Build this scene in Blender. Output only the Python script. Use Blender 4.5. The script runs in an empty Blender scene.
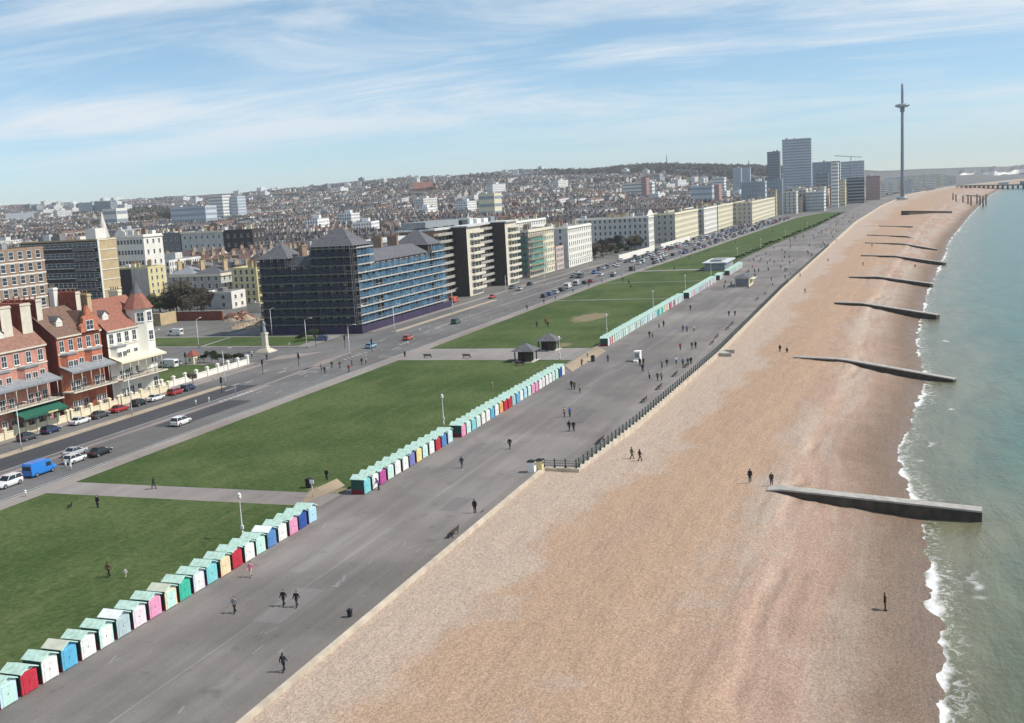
import bpy, bmesh, math, random
import numpy as np
from mathutils import Vector, Matrix
R = math.radians
random.seed(11); rng = np.random.default_rng(5)
sc = bpy.context.scene
col = sc.collection

# ------------------------------------------------------------------ camera
CAM_H = 39.0
cd = bpy.data.cameras.new('camera'); cam = bpy.data.objects.new('camera', cd); col.objects.link(cam)
FPX = 1080.0
cd.sensor_fit = 'HORIZONTAL'; cd.sensor_width = 36.0; cd.lens = 36.0 * FPX / 1024.0
cd.clip_start = 0.5; cd.clip_end = 30000
_p, _r, _a = R(8.8), R(3.2), R(19.73)
CF = Vector((math.cos(_p)*math.cos(_a), math.cos(_p)*math.sin(_a), -math.sin(_p)))
_r0 = Vector((math.sin(_a), -math.cos(_a), 0)); _u0 = _r0.cross(CF)
CR = math.cos(_r)*_r0 - math.sin(_r)*_u0
CU = math.sin(_r)*_r0 + math.cos(_r)*_u0
cam.matrix_world = Matrix(((CR.x, CU.x, -CF.x, 0), (CR.y, CU.y, -CF.y, 0), (CR.z, CU.z, -CF.z, CAM_H), (0, 0, 0, 1)))
sc.camera = cam

def G(px, py, z=0.0):
    """ground point seen at a pixel of the photograph"""
    d = CF + CR*((px-512)/FPX) - CU*((py-361.5)/FPX)
    t = (z-CAM_H)/d.z
    return Vector((d.x*t, d.y*t, z))

def P(x, y, z):
    d = Vector((x, y, z-CAM_H)); f = d.dot(CF)
    if f < 1: return (-9999, -9999, f)
    return (512+FPX*d.dot(CR)/f, 361.5-FPX*d.dot(CU)/f, f)

# ------------------------------------------------------------------ world, sun, exposure
SUN_EL, SUN_DIR = R(49), Vector((0.21, -0.978, 0)).normalized()
w = bpy.data.worlds.new('World'); sc.world = w; w.use_nodes = True
nt = w.node_tree; nt.nodes.clear()
def N(t, ty, **kw):
    n = t.nodes.new(ty)
    for k, v in kw.items(): setattr(n, k, v)
    return n
wo = N(nt, 'ShaderNodeOutputWorld'); bg = N(nt, 'ShaderNodeBackground'); bg.inputs[1].default_value = 0.118
sky = N(nt, 'ShaderNodeTexSky', sky_type='NISHITA', sun_disc=False, sun_elevation=SUN_EL,
        sun_rotation=math.atan2(SUN_DIR.x, SUN_DIR.y), air_density=1.0, dust_density=0.0, ozone_density=4.0, altitude=20)
tc = N(nt, 'ShaderNodeTexCoord')
sep = N(nt, 'ShaderNodeSeparateXYZ'); nt.links.new(tc.outputs['Generated'], sep.inputs[0])
def math_(t, op, a, b=None, c=None, clamp=False):
    n = N(t, 'ShaderNodeMath', operation=op, use_clamp=clamp)
    for i, v in enumerate((a, b, c)):
        if v is None: continue
        if isinstance(v, (int, float)): n.inputs[i].default_value = v
        else: t.links.new(v, n.inputs[i])
    return n.outputs[0]
zz = math_(nt, 'ADD', math_(nt, 'MAXIMUM', sep.outputs[2], 0.0), 0.10)
cx = math_(nt, 'DIVIDE', sep.outputs[0], zz); cy = math_(nt, 'DIVIDE', sep.outputs[1], zz)
cmb = N(nt, 'ShaderNodeCombineXYZ'); nt.links.new(cx, cmb.inputs[0]); nt.links.new(cy, cmb.inputs[1])
mp = N(nt, 'ShaderNodeMapping'); mp.inputs['Rotation'].default_value = (0, 0, R(-28)); mp.inputs['Scale'].default_value = (1.05, .42, 1)
mp.inputs['Location'].default_value = (3.1, 1.7, 0)
nt.links.new(cmb.outputs[0], mp.inputs[0])
n1 = N(nt, 'ShaderNodeTexNoise'); n1.inputs['Scale'].default_value = .95; n1.inputs['Detail'].default_value = 9; n1.inputs['Roughness'].default_value = .68; n1.inputs['Distortion'].default_value = .9
n2 = N(nt, 'ShaderNodeTexNoise'); n2.inputs['Scale'].default_value = .45; n2.inputs['Detail'].default_value = 3
nt.links.new(mp.outputs[0], n1.inputs[0]); nt.links.new(cmb.outputs[0], n2.inputs[0])
cl = math_(nt, 'ADD', math_(nt, 'MULTIPLY', n1.outputs[0], .62), math_(nt, 'MULTIPLY', n2.outputs[0], .5))
rp = N(nt, 'ShaderNodeMapRange', interpolation_type='SMOOTHSTEP'); rp.inputs[1].default_value = .47; rp.inputs[2].default_value = .70
rp.inputs[3].default_value = 0; rp.inputs[4].default_value = .85
nt.links.new(cl, rp.inputs[0])
fd = N(nt, 'ShaderNodeMapRange', interpolation_type='SMOOTHSTEP'); fd.inputs[1].default_value = .005; fd.inputs[2].default_value = .09
nt.links.new(sep.outputs[2], fd.inputs[0])
fac = math_(nt, 'MULTIPLY', rp.outputs[0], fd.outputs[0])
mx = N(nt, 'ShaderNodeMix', data_type='RGBA'); nt.links.new(fac, mx.inputs[0])
sat = N(nt, 'ShaderNodeHueSaturation'); sat.inputs['Saturation'].default_value = 1.0
tn = N(nt, 'ShaderNodeMix', data_type='RGBA', blend_type='MULTIPLY'); tn.inputs[0].default_value = 1; nt.links.new(sky.outputs[0], tn.inputs[6])
low = N(nt, 'ShaderNodeMapRange', interpolation_type='SMOOTHSTEP'); low.inputs[1].default_value = .0; low.inputs[2].default_value = .22; nt.links.new(sep.outputs[2], low.inputs[0])
tc2 = N(nt, 'ShaderNodeMix', data_type='RGBA'); nt.links.new(low.outputs[0], tc2.inputs[0]); tc2.inputs[6].default_value = (.84, .99, 1.20, 1); tc2.inputs[7].default_value = (1.06, 1.10, 1.04, 1)
nt.links.new(tc2.outputs[2], tn.inputs[7]); nt.links.new(tn.outputs[2], sat.inputs['Color'])
nt.links.new(sat.outputs[0], mx.inputs[6]); mx.inputs[7].default_value = (7.2, 7.6, 7.9, 1)
nt.links.new(mx.outputs[2], bg.inputs[0]); nt.links.new(bg.outputs[0], wo.inputs[0])

sd = bpy.data.lights.new('sun', 'SUN'); sd.energy = 4.9; sd.angle = R(.5); sd.color = (1, .95, .87)
so = bpy.data.objects.new('sun', sd); col.objects.link(so)
_to = Vector((SUN_DIR.x*math.cos(SUN_EL), SUN_DIR.y*math.cos(SUN_EL), math.sin(SUN_EL)))
so.rotation_euler = (-_to).to_track_quat('-Z', 'Y').to_euler(); so.location = (0, 0, 300)
sc.view_settings.view_transform = 'Standard'; sc.view_settings.look = 'None'; sc.view_settings.gamma = 1
sc.view_settings.exposure = 0.0
sc.cycles.max_bounces = 6; sc.cycles.volume_bounces = 0; sc.cycles.transparent_max_bounces = 8
sc.cycles.use_denoising = True

# ------------------------------------------------------------------ materials
MATS = {}
def newmat(name):
    m = bpy.data.materials.new(name); m.use_nodes = True
    t = m.node_tree; b = t.nodes['Principled BSDF']
    return m, t, b
def M(name, c, rough=.8, var=.14, scale=1.5, bump=0, spec=.3, metal=0, detail=4):
    if name in MATS: return MATS[name]
    m, t, b = newmat(name); MATS[name] = m
    b.inputs['Roughness'].default_value = rough; b.inputs['Metallic'].default_value = metal
    b.inputs['Specular IOR Level'].default_value = spec
    tx = N(t, 'ShaderNodeTexCoord'); no = N(t, 'ShaderNodeTexNoise'); no.inputs['Scale'].default_value = scale; no.inputs['Detail'].default_value = detail
    oi = N(t, 'ShaderNodeObjectInfo'); va = N(t, 'ShaderNodeVectorMath', operation='ADD')
    t.links.new(tx.outputs['Object'], va.inputs[0]); t.links.new(oi.outputs['Random'], va.inputs[1]); t.links.new(va.outputs[0], no.inputs[0])
    mr = N(t, 'ShaderNodeMapRange'); mr.inputs[1].default_value = .3; mr.inputs[2].default_value = .7
    mr.inputs[3].default_value = 1-var; mr.inputs[4].default_value = 1+var
    t.links.new(no.outputs[0], mr.inputs[0])
    vm = N(t, 'ShaderNodeVectorMath', operation='SCALE'); vm.inputs[0].default_value = c
    t.links.new(mr.outputs[0], vm.inputs['Scale']); t.links.new(vm.outputs[0], b.inputs['Base Color'])
    if bump:
        bp = N(t, 'ShaderNodeBump'); bp.inputs['Strength'].default_value = bump; bp.inputs['Distance'].default_value = .05
        t.links.new(no.outputs[0], bp.inputs['Height']); t.links.new(bp.outputs[0], b.inputs['Normal'])
    return m
def noise(t, src, scale, detail=4, rough=.55, dist=0, stretch=None):
    n = N(t, 'ShaderNodeTexNoise'); n.inputs['Scale'].default_value = scale; n.inputs['Detail'].default_value = detail
    n.inputs['Roughness'].default_value = rough; n.inputs['Distortion'].default_value = dist
    if stretch:
        q = N(t, 'ShaderNodeMapping'); q.inputs['Scale'].default_value = stretch; t.links.new(src, q.inputs[0]); src = q.outputs[0]
    t.links.new(src, n.inputs[0]); return n.outputs[0]
def ramp(t, src, lo, hi, a=0., b=1., smooth=True):
    n = N(t, 'ShaderNodeMapRange'); n.interpolation_type = 'SMOOTHSTEP' if smooth else 'LINEAR'
    for i, v in zip((1, 2, 3, 4), (lo, hi, a, b)): n.inputs[i].default_value = v
    t.links.new(src, n.inputs[0]); return n.outputs[0]
def mix(t, f, a, b):
    n = N(t, 'ShaderNodeMix', data_type='RGBA')
    if isinstance(f, (int, float)): n.inputs[0].default_value = f
    else: t.links.new(f, n.inputs[0])
    for i, v in ((6, a), (7, b)):
        if isinstance(v, tuple): n.inputs[i].default_value = (*v, 1)
        else: t.links.new(v, n.inputs[i])
    return n.outputs[2]
def scale_(t, c, f):
    n = N(t, 'ShaderNodeVectorMath', operation='SCALE')
    if isinstance(c, tuple): n.inputs[0].default_value = c
    else: t.links.new(c, n.inputs[0])
    t.links.new(f, n.inputs['Scale']); return n.outputs[0]
def attr(t, name):
    n = N(t, 'ShaderNodeAttribute'); n.attribute_name = name; return n
def bump(t, b, h, s=.3, d=.1):
    n = N(t, 'ShaderNodeBump'); n.inputs['Strength'].default_value = s; n.inputs['Distance'].default_value = d
    t.links.new(h, n.inputs['Height']); t.links.new(n.outputs[0], b.inputs['Normal'])

def mat_asphalt(name, c, patch=.25, pink=None):
    m, t, b = newmat(name); MATS[name] = m
    o = N(t, 'ShaderNodeTexCoord').outputs['Object']
    big = ramp(t, noise(t, o, .045, 5, .6), .35, .65, 1-patch*.6, 1+patch*.6)
    streak = ramp(t, noise(t, o, .3, 5, .65, 0, (.06, 1, 1)), .3, .7, 1-patch*.5, 1+patch*.5)
    fine = ramp(t, noise(t, o, 4, 6, .7), .2, .8, .86, 1.14)
    st = ramp(t, noise(t, o, .35, 4, .6), .60, .70, 1, .80)
    c1 = scale_(t, mix(t, ramp(t, noise(t, o, .02, 3), .4, .65), c, pink or c), big)
    c1 = scale_(t, scale_(t, scale_(t, c1, streak), fine), st)
    t.links.new(c1, b.inputs['Base Color']); b.inputs['Roughness'].default_value = .85; b.inputs['Specular IOR Level'].default_value = .3
    bump(t, b, noise(t, o, 30, 3), .15, .02)
    return m
mat_asphalt('promenade asphalt', (.166, .153, .144), .30, (.205, .182, .170))
mat_asphalt('road asphalt', (.130, .127, .125), .22, (.142, .135, .130))
mat_asphalt('new asphalt', (.058, .058, .064), .2)
mat_asphalt('pavement', (.24, .215, .195), .2, (.25, .21, .19))
mat_asphalt('path', (.22, .205, .195), .2, (.24, .21, .19))
mat_asphalt('town ground', (.14, .135, .125), .3)
def _hills():
    m = MATS['town ground']; t = m.node_tree; b = t.nodes['Principled BSDF']; src = b.inputs['Base Color'].links[0].from_socket
    o = N(t, 'ShaderNodeTexCoord').outputs['Object']; s = N(t, 'ShaderNodeSeparateXYZ'); t.links.new(o, s.inputs[0])
    t.links.new(mix(t, ramp(t, s.outputs[2], 30, 60), src, mix(t, noise(t, o, .004, 5), (.045, .05, .028), (.10, .10, .055))), b.inputs['Base Color'])
_hills()
mat_asphalt('worn paint', (.245, .23, .23), .3)
mat_asphalt('tarmac patch', (.150, .140, .134), .2)
mat_asphalt('tarmac patch pale', (.20, .187, .178), .2)
mat_asphalt('gutter', (.165, .148, .135), .2)
mat_asphalt('dirt', (.36, .28, .19), .25, (.30, .24, .17))
mat_asphalt('pink refuge', (.25, .205, .195), .2)

def mat_grass():
    m, t, b = newmat('lawn grass'); MATS['lawn grass'] = m
    o = N(t, 'ShaderNodeTexCoord').outputs['Object']
    a = noise(t, o, .05, 6, .65); f = noise(t, o, 1.2, 6, .75); s = noise(t, o, .5, 4, .6, 0, (.1, 1, 1))
    c1 = mix(t, ramp(t, a, .35, .65), (.048, .079, .024), (.082, .112, .040))
    c1 = mix(t, ramp(t, s, .5, .75, 0, .6), c1, (.115, .125, .05))
    c1 = scale_(t, c1, ramp(t, f, .25, .75, .66, 1.34))
    c1 = scale_(t, c1, ramp(t, noise(t, o, 6, 4, .7), .25, .75, .8, 1.2))
    wv = N(t, 'ShaderNodeTexNoise'); 
    bare = attr(t, 'bare').outputs['Fac']
    ba = math_(t, 'ADD', bare, math_(t, 'MULTIPLY', math_(t, 'SUBTRACT', noise(t, o, .35, 5, .7), .5), .9))
    c1 = mix(t, ramp(t, ba, .45, .8, 0, .85), c1, (.23, .185, .12))
    t.links.new(c1, b.inputs['Base Color']); b.inputs['Roughness'].default_value = .95; b.inputs['Specular IOR Level'].default_value = .1
    bump(t, b, f, .5, .15)
    return m
mat_grass()

def mat_beach():
    m, t, b = newmat('shingle'); MATS['shingle'] = m
    o = N(t, 'ShaderNodeTexCoord').outputs['Object']
    d = attr(t, 'shore').outputs['Fac']            # metres from the waterline, inland positive
    fr = attr(t, 'across').outputs['Fac']          # 0 at the waterline, 1 at the promenade wall
    dn = math_(t, 'ADD', d, math_(t, 'MULTIPLY', math_(t, 'SUBTRACT', noise(t, o, .12, 4), .5), 6))
    wob = math_(t, 'ADD', math_(t, 'MULTIPLY', math_(t, 'SUBTRACT', noise(t, o, .022, 6, .62, .3), .5), .62), math_(t, 'MULTIPLY', math_(t, 'SUBTRACT', noise(t, o, .11, 5, .7), .5), .22))
    z_ = math_(t, 'ADD', fr, wob)
    pale, tan, pink, grey = (.41, .318, .25), (.385, .262, .178), (.36, .245, .185), (.385, .305, .245)
    low = noise(t, o, .10, 5, .62, .4, (.14, 1, 1))
    c1 = mix(t, ramp(t, low, .44, .58), pink, grey)                     # ridged lower beach
    c1 = mix(t, ramp(t, z_, .30, .48), c1, tan)                         # dry tan middle
    c1 = mix(t, ramp(t, noise(t, o, .05, 5, .6, .5, (.4, 1, 1)), .55, .66, 0, .7), c1, pink)
    c1 = mix(t, ramp(t, z_, .74, .84), c1, pale)                        # pale upper beach
    c1 = mix(t, ramp(t, noise(t, o, .09, 5, .65), .56, .68, 0, .55), c1, grey)
    for f0, ww, am in ((.285, .010, .78), (.315, .010, 1.18), (.235, .014, .84), (.36, .008, .86), (.44, .012, 1.10), (.52, .02, .92)):
        dist = math_(t, 'ABSOLUTE', math_(t, 'SUBTRACT', math_(t, 'ADD', fr, math_(t, 'MULTIPLY', math_(t, 'SUBTRACT', noise(t, o, .03, 4), .5), .14)), f0))
        k_ = math_(t, 'MULTIPLY', ramp(t, dist, ww*.3, ww*1.6, 1, 0), ramp(t, noise(t, o, .05, 3), .42, .6))
        c1 = scale_(t, c1, ramp(t, k_, 0, 1, 1, am, False))
    wet = ramp(t, dn, 2.0, 13.0, 1, 0)
    c1 = mix(t, math_(t, 'MULTIPLY', wet, .88), c1, (.165, .115, .08))
    vo = N(t, 'ShaderNodeTexVoronoi'); vo.inputs['Scale'].default_value = 6.5; t.links.new(o, vo.inputs[0])
    sepc = N(t, 'ShaderNodeSeparateColor'); t.links.new(vo.outputs['Color'], sepc.inputs[0])
    c1 = scale_(t, c1, ramp(t, sepc.outputs[0], 0, 1, .78, 1.22, False))
    foot = noise(t, o, 1.5, 5, .75)
    c1 = scale_(t, c1, ramp(t, noise(t, o, 5.5, 5, .9), .3, .7, .78, 1.22))
    t.links.new(c1, b.inputs['Base Color'])
    t.links.new(ramp(t, dn, 0, 5, .4, .9), b.inputs['Roughness']); b.inputs['Specular IOR Level'].default_value = .25
    h = math_(t, 'ADD', foot, math_(t, 'MULTIPLY', noise(t, o, .5, 3, .6, 0, (.15, 1, 1)), 1.2))
    bump(t, b, h, .7, .26)
    return m
mat_beach()

def mat_sea():
    m, t, b = newmat('sea water'); MATS['sea water'] = m
    o = N(t, 'ShaderNodeTexCoord').outputs['Object']
    d = attr(t, 'shore').outputs['Fac']            # metres out from the waterline
    n = noise(t, o, .035, 5, .6); 
    dd = math_(t, 'ADD', d, math_(t, 'MULTIPLY', math_(t, 'SUBTRACT', n, .5), 26))
    c1 = mix(t, ramp(t, dd, 0, 26), (.15, .145, .090), (.045, .112, .082))
    c1 = mix(t, ramp(t, dd, 14, 75), c1, (.016, .112, .104))
    c1 = mix(t, ramp(t, dd, 60, 500), c1, (.012, .112, .150))
    c1 = scale_(t, c1, ramp(t, noise(t, o, .25, 5, .6, .2, (.25, 1, 1)), .3, .7, .84, 1.16))
    # foam: scalloped swash edge and two broken lines behind it
    e1 = math_(t, 'MULTIPLY', math_(t, 'SUBTRACT', noise(t, o, .08, 4, .6), .5), 5.0)
    e2 = math_(t, 'MULTIPLY', math_(t, 'SUBTRACT', noise(t, o, .7, 4, .65), .5), 1.6)
    df = math_(t, 'ADD', d, math_(t, 'ADD', e1, e2))
    lace = noise(t, o, 1.1, 6, .75, .8)
    edge = math_(t, 'MULTIPLY', ramp(t, df, -1.5, -.4), ramp(t, df, .0, .8, 1, 0))
    swash = math_(t, 'MULTIPLY', ramp(t, df, .3, 3.6, .6, 0), ramp(t, lace, .50, .60))
    l2 = math_(t, 'ADD', d, math_(t, 'MULTIPLY', math_(t, 'SUBTRACT', noise(t, o, .06, 4, .6), .5), 14.0))
    line2 = math_(t, 'MULTIPLY', math_(t, 'MULTIPLY', ramp(t, l2, 4.2, 4.9), ramp(t, l2, 5.1, 6.6, 1, 0)),
                  math_(t, 'MULTIPLY', ramp(t, noise(t, o, .09, 3), .62, .70), ramp(t, lace, .38, .55)))
    foam = math_(t, 'MAXIMUM', math_(t, 'MAXIMUM', math_(t, 'MULTIPLY', edge, .95), swash), math_(t, 'MULTIPLY', line2, .9), clamp=True)
    c1 = mix(t, foam, c1, (.70, .70, .68))
    t.links.new(c1, b.inputs['Base Color'])
    t.links.new(ramp(t, foam, 0, 1, .22, .9), b.inputs['Roughness']); b.inputs['IOR'].default_value = 1.33
    b.inputs['Specular IOR Level'].default_value = .45
    h = math_(t, 'ADD', noise(t, o, .33, 5, .6, .3, (.45, 1, 1)), math_(t, 'MULTIPLY', noise(t, o, 1.6, 4, .6, 0, (.6, 1, 1)), .35))
    bump(t, b, h, .62, .55)
    return m
mat_sea()

def mat_town():
    """walls and roofs of the far town: colour per house, panes laid out in metres along each wall"""
    m, t, b = newmat('town houses'); MATS['town houses'] = m
    uv = N(t, 'ShaderNodeUVMap').outputs[0]
    s = N(t, 'ShaderNodeSeparateXYZ'); t.links.new(uv, s.inputs[0])
    fx = math_(t, 'FRACT', math_(t, 'DIVIDE', s.outputs[0], 2.3)); fy = math_(t, 'FRACT', math_(t, 'DIVIDE', s.outputs[1], 3.0))
    wx = math_(t, 'MULTIPLY', math_(t, 'GREATER_THAN', fx, .30), math_(t, 'LESS_THAN', fx, .72))
    wy = math_(t, 'MULTIPLY', math_(t, 'GREATER_THAN', fy, .28), math_(t, 'LESS_THAN', fy, .84))
    win = math_(t, 'MULTIPLY', math_(t, 'MULTIPLY', wx, wy), math_(t, 'GREATER_THAN', s.outputs[1], 0))
    c = attr(t, 'Col').outputs['Color']
    o = N(t, 'ShaderNodeTexCoord').outputs['Object']
    c = scale_(t, c, ramp(t, noise(t, o, .3, 4), .3, .7, .85, 1.15))
    t.links.new(mix(t, win, c, (.05, .06, .075)), b.inputs['Base Color'])
    t.links.new(ramp(t, win, 0, 1, .85, .25), b.inputs['Roughness'])
    return m
mat_town()

WIN = M('window glass', (.045, .055, .07), .12, .35, .6, spec=.6)
WFR = M('white window frame', (.72, .72, .70), .5, .05)
M('dark glass', (.02, .025, .03), .08, .2, 1, spec=.6)
M('white render', (.74, .71, .64), .7, .08, .4); M('awning green', (.02, .11, .07), .6, .12); M('rubble red', (.29, .165, .12), .9, .2, 1); M('chimney brick', (.34, .275, .20), .85, .2, 1); M('coping', (.50, .43, .34), .85, .2, .6); M('board ends', (.46, .45, .43), .8, .2, 2); M('pale pink render', (.56, .42, .37), .8, .1, .5); M('shaded boards', (.17, .16, .15), .8, .2, 2); M('tan verge', (.36, .30, .225), .9, .15, .5); M('cream render', (.70, .63, .45), .75, .08, .35); M('yellow render', (.64, .56, .30), .75, .1, .3)
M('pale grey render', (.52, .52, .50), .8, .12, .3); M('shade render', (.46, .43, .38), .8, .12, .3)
M('red brick', (.36, .14, .095), .85, .22, 1.2); M('pink brick', (.50, .245, .19), .85, .18, 1.0); M('orange brick', (.46, .165, .10), .85, .2, 1.2)
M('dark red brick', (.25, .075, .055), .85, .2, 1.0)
M('brown brick', (.29, .205, .15), .85, .16, 1.0); M('buff brick', (.48, .37, .22), .85, .12, .6); M('dark brick', (.062, .052, .048), .85, .2, .8)
M('grey brick', (.20, .19, .185), .85, .18, .8)
M('red tiles', (.25, .135, .10), .85, .22, 2.0); M('brown tiles', (.17, .105, .078), .85, .22, 2.0); M('slate', (.115, .115, .125), .7, .25, 1.2)
M('bright red tiles', (.27, .115, .082), .85, .2, 2.0)
M('lead grey', (.24, .255, .27), .6, .15, 1); M('stone trim', (.62, .57, .47), .8, .1, 1); M('chimney pots', (.45, .26, .16), .85, .15, 2)
M('flat roof', (.27, .27, .27), .8, .25, .5); M('pale roof', (.55, .56, .56), .7, .15, .6)
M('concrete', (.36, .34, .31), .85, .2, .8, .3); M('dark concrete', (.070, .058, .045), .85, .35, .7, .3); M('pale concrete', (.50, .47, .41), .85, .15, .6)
M('black iron', (.022, .024, .026), .6, .2); M('galvanised', (.45, .46, .47), .45, .1, 2, metal=.6); M('white paint', (.75, .75, .73), .6, .07, 2)
M('green paint', (.028, .06, .05), .6, .15); M('dark wood', (.07, .05, .038), .8, .2, 3); M('pale wood', (.36, .27, .17), .8, .15, 3)
M('rubber', (.015, .015, .016), .85, .1); M('alloy rim', (.45, .45, .46), .35, .08, 3, metal=.7); M('car lamp', (.75, .74, .7), .2, .05); M('rear lamp', (.35, .02, .02), .3, .05)
M('kerb stone', (.36, .34, .31), .85, .15, 1); M('road paint', (.42, .42, .41), .7, .22, 1.5)
M('trunk bark', (.085, .065, .048), .95, .3, 3); M('twigs', (.105, .088, .066), .95, .45, .35); M('evergreen leaves', (.035, .055, .020), .9, .5, .5); M('olive leaves', (.075, .085, .030), .9, .4, .5)
M('chalk', (.62, .60, .55), .9, .12, .02)
M('bronze', (.26, .28, .28), .5, .2)

# ------------------------------------------------------------------ mesh builder
class MB:
    def __init__(s): s.v = []; s.f = []; s.m = []; s.sm = []; s.uv = None
    def face(s, pts, mi=0, sm=False):
        n = len(s.v); s.v += [tuple(p) for p in pts]; s.f.append(tuple(range(n, n+len(pts)))); s.m.append(mi); s.sm.append(sm)
    def box(s, x0, y0, z0, x1, y1, z1, mi=0, bottom=True, rot=0, c=None):
        n = len(s.v); q = [(x0,y0,z0),(x1,y0,z0),(x1,y1,z0),(x0,y1,z0),(x0,y0,z1),(x1,y0,z1),(x1,y1,z1),(x0,y1,z1)]
        if rot:
            cx_, cy_ = c if c else ((x0+x1)/2, (y0+y1)/2); ca, sa = math.cos(rot), math.sin(rot)
            q = [(cx_+(a-cx_)*ca-(b-cy_)*sa, cy_+(a-cx_)*sa+(b-cy_)*ca, z) for a, b, z in q]
        s.v += q
        fs = [(0,1,5,4),(1,2,6,5),(2,3,7,6),(3,0,4,7),(4,5,6,7)] + ([(3,2,1,0)] if bottom else [])
        for f in fs: s.f.append(tuple(n+i for i in f)); s.m.append(mi); s.sm.append(False)
        return s
    def prism(s, poly, z0, z1, mi=0, top=None, bottom=True):
        """poly counter-clockwise (x, y)"""
        n = len(s.v); k = len(poly)
        s.v += [(x, y, z0) for x, y in poly] + [(x, y, z1) for x, y in poly]
        for i in range(k):
            j = (i+1) % k; s.f.append((n+i, n+j, n+k+j, n+k+i)); s.m.append(mi); s.sm.append(False)
        s.f.append(tuple(n+k+i for i in range(k))); s.m.append(mi if top is None else top); s.sm.append(False)
        if bottom: s.f.append(tuple(n+k-1-i for i in range(k))); s.m.append(mi); s.sm.append(False)
        return s
    def tube(s, a, b, ra, rb=None, n=8, mi=0, caps=True):
        a, b = Vector(a), Vector(b); rb = ra if rb is None else rb
        d = (b-a); L = d.length
        if L < 1e-6: return s
        d /= L; u = d.orthogonal().normalized(); v = d.cross(u); k = len(s.v)
        for c_, r_ in ((a, ra), (b, rb)):
            for i in range(n):
                t_ = 2*math.pi*i/n; s.v.append(tuple(c_+u*math.cos(t_)*r_+v*math.sin(t_)*r_))
        for i in range(n):
            j = (i+1) % n; s.f.append((k+i, k+j, k+n+j, k+n+i)); s.m.append(mi); s.sm.append(True)
        if caps:
            s.f.append(tuple(k+n-1-i for i in range(n))); s.m.append(mi); s.sm.append(False)
            s.f.append(tuple(k+n+i for i in range(n))); s.m.append(mi); s.sm.append(False)
        return s
    def lathe(s, prof, c=(0, 0), n=14, mi=0):
        k = len(s.v)
        for r_, z in prof:
            for i in range(n):
                t_ = 2*math.pi*i/n; s.v.append((c[0]+r_*math.cos(t_), c[1]+r_*math.sin(t_), z))
        for q in range(len(prof)-1):
            for i in range(n):
                j = (i+1) % n; s.f.append((k+q*n+i, k+q*n+j, k+(q+1)*n+j, k+(q+1)*n+i)); s.m.append(mi); s.sm.append(True)
        s.f.append(tuple(k+n-1-i for i in range(n))); s.m.append(mi); s.sm.append(False)
        e = k+(len(prof)-1)*n
        s.f.append(tuple(e+i for i in range(n))); s.m.append(mi); s.sm.append(False)
        return s
    def ball(s, c, r, n=8, mi=0, sx=1, sy=1, sz=1):
        k = len(s.v); rings = n//2+1
        for q in range(1, rings):
            a = math.pi*q/rings
            for i in range(n):
                t_ = 2*math.pi*i/n
                s.v.append((c[0]+sx*r*math.sin(a)*math.cos(t_), c[1]+sy*r*math.sin(a)*math.sin(t_), c[2]+sz*r*math.cos(a)))
        s.v.append((c[0], c[1], c[2]+sz*r)); s.v.append((c[0], c[1], c[2]-sz*r)); top, bot = len(s.v)-2, len(s.v)-1
        for i in range(n):
            j = (i+1) % n
            s.f.append((top, k+i, k+j)); s.m.append(mi); s.sm.append(True)
            for q in range(rings-2):
                s.f.append((k+q*n+i, k+(q+1)*n+i, k+(q+1)*n+j, k+q*n+j)); s.m.append(mi); s.sm.append(True)
            e = k+(rings-2)*n; s.f.append((e+i, bot, e+j)); s.m.append(mi); s.sm.append(True)
        return s
    def hip(s, x0, y0, x1, y1, z0, h, ov=.4, mi=0, flat=0):
        """hipped roof; pyramid when square"""
        x0 -= ov; y0 -= ov; x1 += ov; y1 += ov
        w_, d_ = x1-x0, y1-y0; i = min(w_, d_)/2-flat
        b = [(x0,y0,z0),(x1,y0,z0),(x1,y1,z0),(x0,y1,z0)]
        t = [(x0+i,y0+i,z0+h),(x1-i,y0+i,z0+h),(x1-i,y1-i,z0+h),(x0+i,y1-i,z0+h)]
        for k in range(4):
            j = (k+1) % 4; s.face([b[k], b[j], t[j], t[k]], mi)
        s.face(t, mi); s.face(b[::-1], mi)
        return s
    def gable(s, x0, y0, x1, y1, z0, h, axis='x', ov=.3, mi=0, mg=None, thick=.18):
        """pitched roof slab pair with ridge along axis; mg fills the gable ends"""
        if axis == 'x':
            ym = (y0+y1)/2; k = h/(ym-y0)
            A = [(y0-ov, z0-ov*k), (ym, z0+h), (y1+ov, z0-ov*k)]
            for xa, xb, in ((x0-ov, x1+ov),):
                top = [[(x, y, z+thick) for y, z in A] for x in (xa, xb)]; bo = [[(x, y, z) for y, z in A] for x in (xa, xb)]
                for i in (0, 1):
                    s.face([top[0][i], top[1][i], top[1][i+1], top[0][i+1]], mi); s.face([bo[0][i+1], bo[1][i+1], bo[1][i], bo[0][i]], mi)
                for e, rev in ((0, 1), (1, 0)):
                    for i in (0, 1):
                        q = [bo[e][i], bo[e][i+1], top[e][i+1], top[e][i]]; s.face(q[::-1] if rev else q, mi)
                s.face([bo[0][0], bo[1][0], top[1][0], top[0][0]], mi); s.face([bo[1][2], bo[0][2], top[0][2], top[1][2]], mi)
            if mg is not None:
                s.face([(x0, y1, z0), (x0, y0, z0), (x0, ym, z0+h)], mg); s.face([(x1, y0, z0), (x1, y1, z0), (x1, ym, z0+h)], mg)
        else:
            t_ = MB(); t_.gable(y0, -x1, y1, -x0, z0, h, 'x', ov, mi, mg, thick)
            n = len(s.v); s.v += [(-b, a, z) for a, b, z in t_.v]; s.f += [tuple(n+i for i in f) for f in t_.f]; s.m += t_.m; s.sm += t_.sm
        return s
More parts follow.
